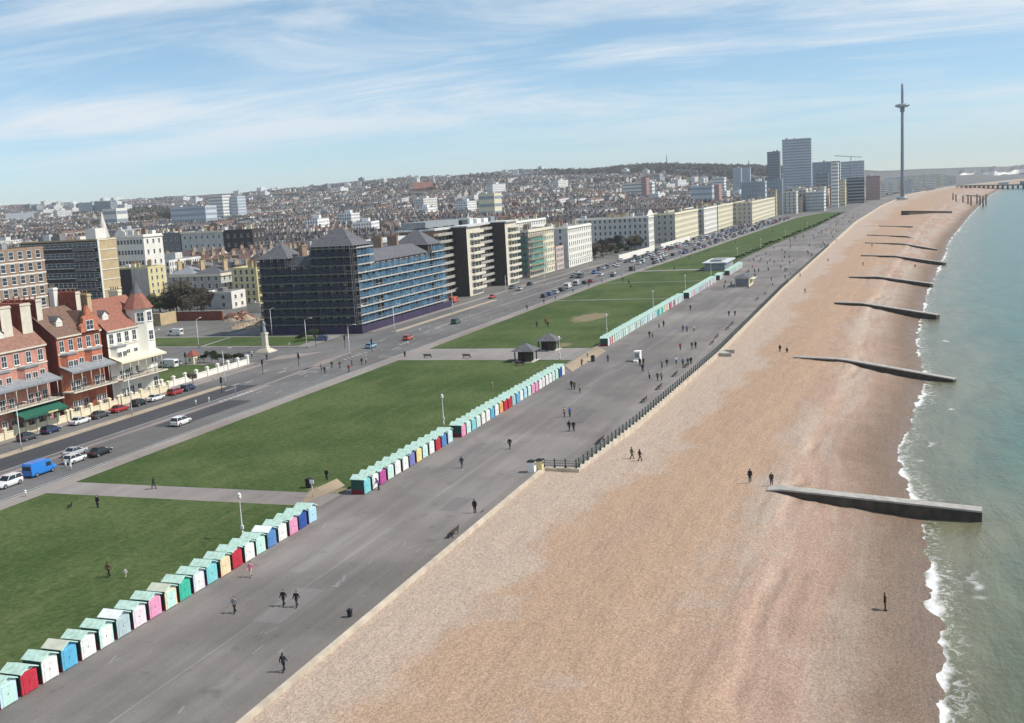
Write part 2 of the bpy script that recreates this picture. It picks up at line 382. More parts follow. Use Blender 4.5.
    def mesh(s, name, mats):
        me = bpy.data.meshes.new(name); me.from_pydata(s.v, [], s.f)
        for m in (mats if isinstance(mats, (list, tuple)) else [mats]): me.materials.append(MATS[m] if isinstance(m, str) else m)
        me.polygons.foreach_set('material_index', s.m); me.polygons.foreach_set('use_smooth', s.sm); me.update()
        return me
    def build(s, name, mats, parent=None, loc=None, rz=0):
        return put(name, s.mesh(name, mats), parent, loc, rz)

def put(name, me, parent=None, loc=None, rz=0):
    o = bpy.data.objects.new(name, me); col.objects.link(o)
    if parent is not None: o.parent = parent
    if loc is not None: o.location = loc
    if rz: o.rotation_euler = (0, 0, rz)
    return o
def tag(o, label, cat, group=None):
    o['label'] = label; o['category'] = cat
    if group: o['group'] = group
    return o
def thing(name, label, cat, loc=(0, 0, 0), rz=0, group=None):
    o = bpy.data.objects.new(name, None); col.objects.link(o); o.location = loc; o.rotation_euler = (0, 0, rz)
    return tag(o, label, cat, group)
def struct(o): o['kind'] = 'structure'; return o
def stuff(o): o['kind'] = 'stuff'; return o
def kids(o): return list(o.children)
def copy_tree(o, parent=None):
    c = o.copy(); col.objects.link(c)
    if parent is not None: c.parent = parent
    for ch in KIDS.get(o.name, []): copy_tree(ch, c)
    return c
KIDS = {}
def remember(o):
    KIDS[o.name] = kids(o)
    for ch in KIDS[o.name]: remember(ch)
def recolor(o, slot, m):
    o.material_slots[slot].link = 'OBJECT'; o.material_slots[slot].material = MATS[m] if isinstance(m, str) else m
def lerp(tab, x):
    if x <= tab[0][0]: return tab[0][1]
    for (a, b), (c, d) in zip(tab, tab[1:]):
        if x <= c: return b+(d-b)*(x-a)/(c-a)
    return tab[-1][1]
ORD = ['zeroth','first','second','third','fourth','fifth','sixth','seventh','eighth','ninth','tenth','eleventh','twelfth','thirteenth','fourteenth','fifteenth','sixteenth','seventeenth','eighteenth','nineteenth','twentieth','twenty-first','twenty-second','twenty-third','twenty-fourth','twenty-fifth','twenty-sixth','twenty-seventh','twenty-eighth','twenty-ninth','thirtieth']
# ------------------------------------------------------------------ lines of the seafront (x along the promenade, y inland)
WALL = [(-400,48.2),(143,47.2),(143.4,42.3),(176,40.6),(250,38.7),(400,38.3),(650,34.8),(956,30.5),(1400,15),(2000,-20),(2400,-70),(2700,-110),(3500,-330),(5000,-900),(9000,-2600)]
SEA = [(-400,-5),(84,-3.7),(110,-3.6),(137,-3),(160,-.8),(172,-.6),(202,-3.5),(233,-6),(290,-5.2),(381,-9.6),(432,-12.7),(540,-21),(710,-32),(1083,-66),(1837,-140),(2386,-205),(2700,-240),(3500,-480),(5000,-1050),(9000,-2800)]
LN = [(-400,116.5),(430,115),(600,107.5),(1136,91),(1260,68),(1400,54),(2000,15),(2400,-32),(2700,-72),(3500,-292),(5000,-860),(9000,-2560)]
LS = [(-400,71.2),(511,71.2),(545,73.5),(660,69.5),(874,58.5),(1117,52),(1260,48),(1400,46),(9000,0)]
def wl(x): return lerp(WALL, x)
def sl(x): return lerp(SEA, x)
def ln(x): return lerp(LN, x)
def ls(x): return lerp(LS, x)
SEA_Z = -3.2
SKYL = [(-300,206),(0,209.5),(60,208),(110,205),(160,201),(250,194.5),(330,188),(380,184),(420,180),(460,178.5),(540,171),(600,171),(660,166),(720,166),(760,166),(850,167.5),(900,168),(960,165),(1023,164),(1300,162)]
def sm(a, b, x):
    t = min(1, max(0, (x-a)/(b-a))); return t*t*(3-2*t)
PROF = [(0,0),(450,0),(800,.05),(1400,.16),(2000,.34),(2700,.62),(3300,.86),(3800,1),(4500,.95),(9000,.75)]
def front(x): return ln(x)+36
def T(x, y):
    f = x*CF.x+y*CF.y
    if f < 100: return 0.
    s = y-front(x)
    if s <= 30: return 0.
    lat = x*_r0.x+y*_r0.y; px = 512+FPX*lat/f
    hor = 222.7-.0559*px
    crest = 39+(hor-lerp(SKYL, px)-1.0)/FPX*3800
    n = 5*math.sin(x*.0041+1.3)*math.sin(y*.0052)+3*math.sin(x*.011+y*.007)
    return (crest*lerp(PROF, f)+n*sm(700, 2000, f))*sm(30, 420+f*.12, s)

def grid_mesh(name, xs, cols, fn, mat, attrs=None):
    """sheet with rows over xs and columns over cols; fn(x, c) -> (x, y, z, {attr})"""
    v = []; at = {k: [] for k in (attrs or [])}
    for x in xs:
        for c in cols:
            p = fn(x, c); v.append(p[:3])
            for k in at: at[k].append(p[3][k])
    nc = len(cols); f = []
    for i in range(len(xs)-1):
        for j in range(nc-1):
            a = i*nc+j; f.append((a, a+nc, a+nc+1, a+1))
    me = bpy.data.meshes.new(name); me.from_pydata(v, [], f); me.materials.append(MATS[mat])
    me.polygons.foreach_set('use_smooth', [True]*len(f))
    for k, d in at.items():
        a = me.attributes.new(k, 'FLOAT', 'POINT'); a.data.foreach_set('value', d)
    me.update()
    if me.polygons and me.polygons[0].normal.z < 0:
        me.flip_normals()
    return put(name, me)
def steps(*seg):
    out = []
    for a, b, d in seg:
        n = max(1, int(round((b-a)/d)))
        out += [a+(b-a)*i/n for i in range(n)]
    return out+[seg[-1][1]]

# ground: one sheet from the promenade wall to beyond the hills
xs = steps((-380, 1200, 20), (1200, 3000, 50), (3000, 8600, 140)); cs = steps((0, 300, 12), (300, 1500, 35), (1500, 6500, 100))
def fg(x, c):
    y = wl(x)+.6+c; return (x, y, T(x, y)-.06, {})
struct(grid_mesh('ground', xs, cs, fg, 'town ground'))

# beach
def vnoise(x, y):
    return (math.sin(x*.9+1.7*math.sin(y*.6))*math.sin(y*1.1+.8*math.sin(x*.5))+.6*math.sin(x*2.1+y*1.3)*math.sin(y*2.3-x*.7))
BPROF = [(-60,-9),(-1.2,-6.0),(-.25,-4.2),(0,SEA_Z),(.10,-2.65),(.17,-2.1),(.19,-2.06),(.25,-1.5),(.275,-1.44),(.32,-.85),(.36,-.62),(.40,-.60),(.45,-.68),(.56,-.45),(.7,-.55),(.85,-.45),(1.02,-.25)]
def beach_z(x, fr):
    k = 1-sm(143, 200, x)*.0
    low = .55*sm(143, 175, x)*sm(.55, .95, fr)            # the shingle lies lower below the railed wall
    return lerp(BPROF, fr)-low
def beach_at(x, y):
    a, b = sl(x), wl(x); return beach_z(x, (y-a)/(b-a))
xs = steps((-120, 60, 6), (60, 330, 1.2), (330, 800, 5), (800, 3400, 25), (3400, 8000, 200))
cs = steps((-1.5, 0, .1), (0, 1.012, .0155))
def fb(x, c):
    a, b = sl(x), wl(x)
    y = a+(b-a)*c
    z = beach_z(x, c)+(.055*vnoise(x*.9, y*1.1)+.05*vnoise(x*.23+5, y*.5))*(1 if c < .97 else 0)*(1 if x < 800 else 0)
    cusp = .16*math.sin(x*.21+.6*math.sin(x*.05))*sm(.04, .2, c)*(1-sm(.3, .5, c))
    return (x, y, z+cusp, {'shore': y-a, 'across': c})
struct(grid_mesh('beach', xs, cs, fb, 'shingle', ['shore', 'across']))

# sea
xs = steps((-300, 60, 10), (60, 420, 2), (420, 1300, 8), (1300, 8600, 120))
cs = steps((-3, 45, 1.2), (45, 200, 6), (200, 3400, 160))
def fs(x, c):
    y = sl(x)-c
    z = SEA_Z+(.10*math.sin(y*.55+.35*x*.3+1.5*math.sin(x*.03))*sm(3, 12, c)*(1-sm(120, 200, c)) if x < 1000 else 0)
    return (x, y, z, {'shore': c})
struct(grid_mesh('sea', xs, cs, fs, 'sea water', ['shore']))

# promenade, lawns, paths, road and pavements
def strip(name, xs, lo, hi, z, mat, n=2, attrs=None, fa=None, thick=0):
    cs = [i/(n-1) for i in range(n)]
    def f(x, c):
        a, b = lo(x), hi(x); y = a+(b-a)*c; return (x, y, z, fa(x, y) if fa else {})
    return struct(grid_mesh(name, xs, cs, f, mat, attrs))
strip('promenade', sorted(steps((-250, 1400, 20), (1400, 2300, 60))+[143, 143.4]), lambda x: wl(x)+.3, lambda x: ls(x) if x < 1200 else ls(1200)-(x-1200)*.035, 0.0, 'promenade asphalt')
dirt = [(G(588, 318), 13, 5.5, 1.1), (G(600, 316), 6, 3, .5), (G(640, 297), 20, 1.2, .25), (Vector((127.5, 74, 0)), 2.5, 4, 1.0), (Vector((263, 80, 0)), 6, 3, .9), (Vector((118, 73, 0)), 1.5, 2, .6)]
def bare(x, y):
    b = 0
    for p, rx, ry, s in dirt:
        q = ((x-p.x)/rx)**2+((y-p.y)/ry)**2
        if q < 9: b += s*math.exp(-q)
    b += .30*math.exp(-((y-ls(x)-.3)/.8)**2)
    b += .34*math.exp(-((y-(90+(x-160)*.10))/.5)**2)*(1 if 140 < x < 236 else 0)+.34*math.exp(-((y-(104-(x-70)*.22))/.5)**2)*(1 if 60 < x < 119 else 0)+.3*math.exp(-((y-(112-(x-262)*.30))/.6)**2)*(1 if 258 < x < 370 else 0)
    b += .25*math.exp(-((y-ln(x)+1.0)/1.0)**2)
    return {'bare': b}
gaps = [(-250, 120.0), (126.0, 239.0), (257.5, 371.6), (373.4, 437.5), (439.0, 494), (500.5, 1235)]
for a, b in gaps:
    xs_ = steps((a, b, 2.0 if b < 600 else 6)); strip('lawn', xs_, ls, ln, .07, 'lawn grass', 26, ['bare'], bare)
# the cross paths lie between the lawns
for a, b in ((120, 126), (239, 257.5), (371.6, 373.4), (437.5, 439), (494, 500.5)):
    strip('path', [a-.1, (a+b)/2, b+.1], lambda x: ls(x)-.5, lambda x: ln(x)+.4, .055, 'path')
mbk = MB()
def kerb(y0, y1, x0, x1, h, name, mat='kerb stone', fn=ln):
    m = MB(); xs_ = steps((x0, x1, 20 if x1 < 700 else 40))
    for a, b in zip(xs_, xs_[1:]):
        q = [(a, fn(a)+y0), (b, fn(b)+y0), (b, fn(b)+y1), (a, fn(a)+y1)]
        m.prism(q, -.05, h, 0, bottom=False)
    return struct(m.build(name, mat))
strip('road', steps((-250, 1250, 20)), lambda x: ln(x)+3.0, lambda x: ln(x)+36, .0, 'road asphalt')
strip('road', steps((1250, 2600, 50)), lambda x: ln(x)+3.0, lambda x: ln(x)+26, .0, 'road asphalt')
kerb(.02, 3.0, -250, 1240, .10, 'footway', 'pavement')
kerb(3.02, 3.25, -250, 1240, .115, 'kerb')
strip('resurfaced_lane', steps((-250, 205, 10)), lambda x: ln(x)+18.5, lambda x: ln(x)+25.4, .005, 'new asphalt')
strip('resurfaced_patch', [163, 176, 188], lambda x: ln(x)+9.3, lambda x: ln(x)+14.6, .005, 'new asphalt')
kerb(25.5, 27.6, -250, 203, .12, 'parking_verge', 'tan verge'); kerb(25.5, 27.6, 292, 380, .12, 'parking_verge', 'tan verge')
kerb(34.2, 36.2, -250, 234, .12, 'house_footway', 'pavement'); kerb(33.5, 35.8, 292, 560, .12, 'house_footway', 'pavement')
kerb(25.6, 27.2, 398, 1150, .12, 'parking_verge', 'pavement')
# painted markings
def line(y, w_, x0, x1, dash=None, z=.009, name='road_marking', mat='road paint', fn=ln):
    m = MB(); x = x0
    step = dash[0]+dash[1] if dash else 10
    while x < x1:
        b = min(x1, x+(dash[0] if dash else step))
        m.face([(x, fn(x)+y, z), (b, fn(b)+y, z), (b, fn(b)+y+w_, z), (x, fn(x)+y+w_, z)]); x += step
    return struct(m.build(name, mat))
line(4.1, .2, -200, 1200); line(8.6, .14, 196, 1200, (3, 7)); line(18.0, .16, -200, 205); line(21.6, .14, 292, 900, (3, 7)); line(13.2, .14, 196, 1200, (2, 8))
strip('central_refuge', steps((-200, 205, 15)), lambda x: ln(x)+15.2, lambda x: ln(x)+16.5, .006, 'pink refuge'); strip('central_refuge', steps((300, 1150, 25)), lambda x: ln(x)+16.2, lambda x: ln(x)+17.3, .006, 'pink refuge')
m = MB()
for i in range(14):
    x = 186+i*1.6 if i < 8 else 240+(i-8)*2.2
    m.face([(x, ln(x)+15.1, .011), (x+.5, ln(x)+15.1, .011), (x+1.4, ln(x)+16.6, .011), (x+.9, ln(x)+16.6, .011)])
for px, py, L in ((226, 391, 4), (232, 386, 3), (262, 372, 3), (279, 373, 3.5), (284, 369, 3), (236, 397, 4), (300, 375, 3), (392, 350, 5), (400, 345, 5), (380, 341, 4), (425, 333, 4), (436, 329, 4), (246, 383, 3), (446, 325, 3)):
    q = G(px, py); m.face([(q.x, q.y, .012), (q.x+L, q.y, .012), (q.x+L, q.y+.35, .012), (q.x, q.y+.35, .012)])
for px, py in ((318, 372), (330, 368), (396, 357)):
    q = G(px, py); m.face([(q.x, q.y, .0125), (q.x+.4, q.y, .0125), (q.x+.4, q.y+5, .0125), (q.x, q.y+5, .0125)])
struct(m.build('road_marking', 'road paint'))
line(0, .14, 40, 470, None, .006, 'promenade_marking', 'worn paint', lambda x: 58.2-(x*.008))
m = MB()
for k in range(30):
    x = random.uniform(66, 230); y = random.uniform(50, 66); a = random.uniform(-.3, .3); L = random.uniform(.4, 2.2); ww = random.uniform(.08, .2)
    m.box(x, y, .0, x+L, y+ww, .006+k*.0004, rot=a, bottom=False)
for x, y, L, w2 in ((84, 55, 9, 3.2), (97, 60.5, 14, 1.4), (121, 52, 6, 2.5), (139, 61, 18, 1.6), (172, 50, 12, 3), (205, 57, 22, 1.5), (233, 46, 9, 4), (262, 60, 30, 1.8), (300, 45, 14, 3.5)):
    q_ = MB(); q_.box(x, y, -.02, x+L, y+w2, .0035, rot=random.uniform(-.03, .03), bottom=False); struct(q_.build('tarmac_patch', random.choice(['tarmac patch', 'tarmac patch', 'tarmac patch pale'])))
c_ = G(343, 583)
for k in range(7):
    a, b = c_.x+random.uniform(-1.6, 1.6), c_.y+random.uniform(-.9, .9); m.box(a, b, 0, a+random.uniform(.5, 1.4), b+random.uniform(.12, .3), .02+k*.0006, rot=random.uniform(-.6, .6), bottom=False)
struct(m.build('promenade_marking', 'worn paint'))
for pts in (((246, 392), (300, 373), (318, 366), (306, 369)), ((300, 372), (330, 362), (352, 352), (322, 361)), ((262, 362), (300, 357), (322, 352), (280, 356))):
    q_ = [tuple(G(*v).xy) for v in pts][::-1]
    o_ = MB().prism(q_, -.05, .11, 0, bottom=False).build('traffic_island', 'pavement'); struct(o_)
# the avenue running inland
strip('avenue', steps((233, 263, 6)), lambda x: 146, lambda x: 420, .004, 'road asphalt')
strip('side_lane', [284.5, 289.8], lambda x: 146, lambda x: 420, .004, 'road asphalt')
strip('site_lane', [289.9, 346], lambda x: 184.8, lambda x: 200, .004, 'pavement')
def slab(name, poly, z, mat, z0=-.05):
    return struct(MB().prism(poly, z0, z, 0, bottom=False).build(name, mat))
me_poly = [(264, 158), (284, 165), (284, 420), (264, 420)]
slab('avenue_footway', [(262.2, 154), (285.5, 156.5), (285.5, 420), (262.2, 420)], .10, 'path')
slab('avenue_footway', [(197, 150.5), (235.6, 153.5), (235.6, 420), (197, 420)], .10, 'pavement')
def lawn_poly(x0, x1, lo, hi):
    strip('avenue_lawn', steps((x0, x1, 2)), lo, hi, .16, 'lawn grass', 30, ['bare'], lambda x, y: {'bare': 0.})
lawn_poly(264.5, 283.5, lambda x: 158.5+(x-264)*.1, lambda x: 262)
lawn_poly(200, 231.5, lambda x: 156.6, lambda x: 195)
slab('diagonal_path', [tuple(G(*q, .16).xy) for q in ((231.5, 337.3), (229, 337.3), (199, 346.6), (203, 346.6))], .175, 'path', .1)
slab('dirt_ramp', [tuple(G(*q).xy) for q in ((300, 506), (345, 486), (337, 479), (309, 492))][::-1], .082, 'dirt', .01)
slab('dirt_ramp', [tuple(G(*q).xy) for q in ((572, 372), (606, 351), (597, 346), (565, 366))][::-1], .082, 'dirt', .01)

# sea wall and its railing
def wall_run(xs_, off0, off1, z0, z1, mi=0, mb=None):
    mb = mb or MB()
    for a, b in zip(xs_, xs_[1:]):
        mb.prism([(a, wl(a)+off0), (b, wl(b)+off0), (b, wl(b)+off1), (a, wl(a)+off1)], z0, z1, mi, bottom=False)
    return mb
t = thing('sea_wall', 'low concrete sea wall with a pale flush kerb along the near promenade edge', 'sea wall', (0, 0, 0))
wall_run(steps((-200, 143, 12)), -.12, .32, -4, .16).build('coping', 'coping', t)
wall_run(steps((-200, 143, 12)), .34, 1.7, -.3, .05).build('gutter_slab', 'gutter', t)
t = thing('sea_wall', 'sunlit sea wall under the railing along the wide promenade', 'sea wall', (0, 0, 0))
wall_run([143.4]+steps((150, 700, 12)), -.30, .30, -4, .10).build('coping', 'coping', t)
MB().prism([(142.6, 42.0), (143.38, 42.0), (143.38, 47.6), (142.6, 47.6)], -3, .12, 0).build('return_wall', 'coping', t)
t = thing('sea_wall', 'far pale sea wall between the promenade and the distant shingle', 'sea wall', (0, 0, 0))
wall_run(steps((700, 2300, 40)), -.9, .30, -4, .35).build('coping', 'coping', t)
post_me = None
def railing(x0, x1, step, label):
    global post_me
    t = thing('railing', label, 'railing', (0, 0, 0))
    xs_ = steps((x0, x1, step)); m = MB()
    for a, b in zip(xs_, xs_[1:]):
        for z, r_ in ((.45, .03), (.78, .03), (1.12, .045)):
            m.tube((a, wl(a)+.05, z+.1), (b, wl(b)+.05, z+.1), r_, n=5, caps=False)
    m.build('rails', 'green paint', t)
    if post_me is None:
        p_ = MB(); p_.box(-.13, -.13, 0, .13, .13, .3); p_.lathe([(.09, .3), (.07, .6), (.09, 1.2), (.13, 1.25), (.05, 1.38)], n=8); post_me = p_.mesh('post', 'green paint')
    for a in xs_: put('post', post_me, t, (a, wl(a)+.05, .1))
railing(143.8, 272, 2.0, 'dark green seafront railing, the near run that starts by the litter bins')
railing(273.5, 420, 2.3, 'dark green seafront railing beyond the flight of beach steps')
railing(422, 640, 4, 'far run of dark seafront railing towards the tall observation tower')
t = thing('railing', 'short dark railing across the step in the promenade edge', 'railing', (0, 0, 0))
m = MB()
for z in (.45, .8, 1.15): m.tube((143.0, 42.4, z), (143.0, 47.4, z), .035, n=5)
m.build('rails', 'green paint', t)
for y in (42.5, 44.1, 45.7, 47.3): put('post', post_me, t, (143.0, y, .1))

# groynes: concrete walls running down the beach into the sea
def groyne(a, b, w0, z0, z1, label, dark='dark concrete', cap='concrete', kind='groyne', follow=True):
    t = thing(kind, label, 'groyne', (a[0], a[1], 0)); t.location.z = 0
    a = Vector((a[0], a[1])); b = Vector((b[0], b[1])); n = 14; d = (b-a).normalized(); s = Vector((-d.y, d.x))*w0/2
    body, top = MB(), MB()
    tc_ = 1.0
    for k_ in range(41):
        v_ = a.lerp(b, k_/40); f_ = (v_.y-sl(v_.x))/(wl(v_.x)-sl(v_.x))
        if f_ < .37: tc_ = max(.02, k_/40); break
    ex = .0 if a.x < 200 else .2 if a.x < 300 else .42
    prof = [(0, beach_at(a.x, a.y)+.12+ex), (tc_, max(-.22, beach_at(a.x, a.y)+.15)+ex*1.3), (1.001, z1+ex)] if follow else [(0, z0), (1, z1)]
    for i in range(n):
        p, q = a.lerp(b, i/n)-a, a.lerp(b, (i+1)/n)-a
        zp, zq = [lerp(prof, k_/n) for k_ in (i, i+1)]
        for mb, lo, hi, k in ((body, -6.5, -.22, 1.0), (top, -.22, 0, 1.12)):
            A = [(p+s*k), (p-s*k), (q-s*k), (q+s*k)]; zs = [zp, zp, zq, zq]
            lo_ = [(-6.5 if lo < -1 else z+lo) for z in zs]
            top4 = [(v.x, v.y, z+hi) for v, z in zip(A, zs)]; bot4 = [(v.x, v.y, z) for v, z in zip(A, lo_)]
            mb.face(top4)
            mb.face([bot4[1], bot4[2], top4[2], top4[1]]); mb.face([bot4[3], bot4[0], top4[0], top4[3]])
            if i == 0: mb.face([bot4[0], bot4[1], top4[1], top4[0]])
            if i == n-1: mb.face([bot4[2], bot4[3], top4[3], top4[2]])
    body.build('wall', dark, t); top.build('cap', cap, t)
    return t
gp = [G(768, 488, -.5), G(982, 509, -1.75)]
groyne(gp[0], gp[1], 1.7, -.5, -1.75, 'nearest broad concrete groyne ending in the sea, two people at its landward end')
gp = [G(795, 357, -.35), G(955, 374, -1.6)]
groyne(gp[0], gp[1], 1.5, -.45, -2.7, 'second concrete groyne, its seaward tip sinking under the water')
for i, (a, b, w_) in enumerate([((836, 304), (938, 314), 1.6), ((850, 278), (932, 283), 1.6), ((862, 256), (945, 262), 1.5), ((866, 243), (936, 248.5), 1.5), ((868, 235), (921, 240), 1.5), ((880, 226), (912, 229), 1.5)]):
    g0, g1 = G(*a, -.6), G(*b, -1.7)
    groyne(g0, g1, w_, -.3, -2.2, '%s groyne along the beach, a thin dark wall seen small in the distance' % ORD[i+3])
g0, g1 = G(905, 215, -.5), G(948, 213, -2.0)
groyne(g0, g1, 9, 3.4, -.4, 'broad dark stone groyne far along the beach near the observation tower', follow=False, cap='dark concrete')  # widened dark body and cap take in the groyne's shadow

# haze
m, t_, b_ = newmat('haze'); t_.nodes.remove(b_)
pv = N(t_, 'ShaderNodeVolumePrincipled'); pv.inputs['Density'].default_value = HAZE = .00007
pv.inputs['Color'].default_value = (.84, .93, 1.0, 1); pv.inputs['Anisotropy'].default_value = 0
t_.links.new(pv.outputs[0], t_.nodes['Material Output'].inputs['Volume'])
hz = MB().box(-420, -6500, -11, 8900, 6800, 240).build('haze', [m]); stuff(hz)
# ------------------------------------------------------------------ buildings
def ray(px, py): return CF + CR*((px-512)/FPX) - CU*((py-361.5)/FPX)
def atY(px, py, Y):
    d = ray(px, py); t = Y/d.y; return d.x*t, CAM_H+d.z*t
def atX(px, py, X):
    d = ray(px, py); t = X/d.x; return d.y*t, CAM_H+d.z*t
WCACHE = {}
def win_meshes(w_, h_, bars, fr='white window frame', gl='window glass'):
    k = (round(w_, 2), round(h_, 2), bars, fr, gl)
    if k not in WCACHE:
        f = MB(); e = .09
        f.box(-w_/2-e, -.07, -e, w_/2+e, .02, 0); f.box(-w_/2-e, -.07, h_, w_/2+e, .02, h_+e)
        f.box(-w_/2-e, -.069, 0, -w_/2, .02, h_); f.box(w_/2, -.069, 0, w_/2+e, .02, h_)
        if bars: f.box(-w_/2, -.06, h_*.5-.035, w_/2, .02, h_*.5+.035); 
        if bars > 1: f.box(-.035, -.061, 0, .035, .02, h_)
        f.box(-w_/2-.16, -.18, -e-.12, w_/2+.16, 0, -e-.002)
        p = MB(); p.face([(-w_/2, -.03, 0), (w_/2, -.03, 0), (w_/2, -.03, h_), (-w_/2, -.03, h_)])
        WCACHE[k] = (f.mesh('window', fr), p.mesh('pane', gl))
    return WCACHE[k]
RZ = {'S': 0, 'W': -math.pi/2, 'E': math.pi/2, 'N': math.pi}
def add_windows(root, spots, w_, h_, bars=1, fr='white window frame', gl='window glass', cap=100):
    """spots: (x, y, z, side) local to root; each window a part with its pane, past cap one stuff part"""
    fm, pm = win_meshes(w_, h_, bars, fr, gl); n0 = NW.get(root.name, 0); rest = MB()
    for i, (x, y, z, s) in enumerate(spots):
        rz = RZ[s] if isinstance(s, str) else s
        if n0 < cap:
            o = put('window', fm, root, (x, y, z), rz); put('pane', pm, o); n0 += 1
        else:
            ca, sa = math.cos(rz), math.sin(rz)
            for src, mi in ((fm, 0), (pm, 1)):
                k = len(rest.v); rest.v += [(x+v.co.x*ca-v.co.y*sa, y+v.co.x*sa+v.co.y*ca, z+v.co.z) for v in src.vertices]
                for p in src.polygons: rest.f.append(tuple(k+i for i in p.vertices)); rest.m.append(mi); rest.sm.append(False)
    NW[root.name] = n0
    if rest.f: stuff(rest.build('windows', [fr, gl], root))
NW = {}

def grid_spots(side, a0, a1, fixed, n, z0, dz, nf, skip=0):
    out = []
    for f in range(nf):
        for i in range(n):
            u = a0+(a1-a0)*(i+.5)/n
            if skip and random.random() < skip: continue
            z = z0+dz*f
            out.append({'S': (u, fixed, z, 'S'), 'N': (u, fixed, z, 'N'), 'W': (fixed, u, z, 'W'), 'E': (fixed, u, z, 'E')}[side])
    return out
EXCL = []
def chimney(root, x, y, z0, z1, w_=.8, d_=1.6, mat='buff brick', pots=4):
    c = MB(); c.box(x-w_/2, y-d_/2, z0, x+w_/2, y+d_/2, z1); c.box(x-w_/2-.12, y-d_/2-.12, z1-.45, x+w_/2+.12, y+d_/2+.12, z1-.2)
    c.m[0] = c.m[6] = 1; o = c.build('chimney', [mat, 'stone trim' if mat == 'dark red brick' else mat], root)
    p = MB()
    for i in range(pots):
        yy = y-d_/2+d_*(i+.5)/pots; p.lathe([(.16, z1), (.13, z1+.7), (.17, z1+.75)], (x, yy), 6)
    p.build('chimney_pots', 'chimney pots', o)
    return o
def block(label, x0, y0, x1, y1, h, wall, side=None, z0=0., floors=5, south=0, west=0, ww=1.2, wh=1.7, bands=None, roof='flat roof', parapet=.7, name='apartment_building',
          cat='building', group=None, ribbon=False, cornice=None, clutter=3, chim=0, bars=1, base=None, fr='white window frame', gl='window glass', wskip=0):
    t = thing(name, label, cat, (x0, y0, z0), 0, group); W_, D = x1-x0, y1-y0
    EXCL.append((x0-3, y0-6, x1+3, y1+3))
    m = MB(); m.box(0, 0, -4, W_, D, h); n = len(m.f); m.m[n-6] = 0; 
    m.m[n-3] = 1; m.m[n-5] = 0; m.m[n-4] = 1                      # west, east, north faces take the side material, where darker ones paint in shade
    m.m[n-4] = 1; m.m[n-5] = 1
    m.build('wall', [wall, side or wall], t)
    r_ = MB(); p = .3
    r_.box(.02, .02, h, W_-.02, D-.02, h+.1)
    r_.build('roof', roof, t)
    if parapet:
        q = MB(); q.box(-.05, -.05, h-.1, W_+.05, p, h+parapet); q.box(-.05, D-p, h-.1, W_+.05, D+.05, h+parapet)
        q.box(-.05, p, h-.1, p, D-p, h+parapet); q.box(W_-p, p, h-.1, W_+.05, D-p, h+parapet)
        q.build('parapet', cornice or wall, t)
    dz = h/floors
    if bands:
        b_ = MB()
        for f in range(1, floors+(0 if parapet else 1)): b_.box(-.12, -.12, f*dz-.18, W_+.12, D+.1, f*dz+.12)
        b_.build('floor_bands', bands, t)
    if cornice:
        b_ = MB(); b_.box(-.45, -.45, h-.55, W_+.3, D+.2, h-.12); b_.box(-.3, -.3, h*.18, W_+.1, .05, h*.18+.3); b_.build('cornice', cornice, t)
    if ribbon:
        for f in range(floors):
            z = f*dz+dz*.30
            if south: put('window', *_rib(W_-1.2, dz*.5), t, (W_/2, -.0, z))
            if west: put('window', *_rib(D-1.2, dz*.5), t, (0, D/2, z), RZ['W'])
    else:
        sp = []
        if south: sp += grid_spots('S', .6, W_-.6, 0, south, dz*.28, dz, floors, wskip)
        if west: sp += grid_spots('W', .6, D-.6, 0, west, dz*.28, dz, floors, wskip)
        if sp: add_windows(t, sp, ww, min(wh, dz*.62), bars, fr, gl)
    for i in range(clutter):
        a, b = random.uniform(2, max(2.1, W_-4)), random.uniform(2, max(2.1, D-4))
        MB().box(a, b, h, a+random.uniform(1.5, 3.5), b+random.uniform(1.5, 3), h+random.uniform(1, 2.6)).build('plant_room', random.choice(['pale roof', 'grey brick', 'flat roof', 'white render']), t)
    for i in range(chim):
        chimney(t, W_*(i+.5)/chim, D*random.uniform(.3, .6), h, h+random.uniform(2, 3.2), .9, 2.2, random.choice(['buff brick', 'cream render', 'brown brick']), 5)
    return t
def _rib(w_, h_):
    k = ('r', round(w_), round(h_, 1)); h_ *= .82
    if k not in WCACHE:
        m = MB(); m.box(-w_/2, -.06, 0, w_/2, .02, h_, 1); n = max(2, int(w_/3))
        for i in range(n+1): x = -w_/2+w_*i/n; m.box(x-.12, -.09, -.05, x+.12, .0, h_+.05, 0)
        WCACHE[k] = (m.mesh('window', ['concrete blue', 'glass grey']),)
    return WCACHE[k]

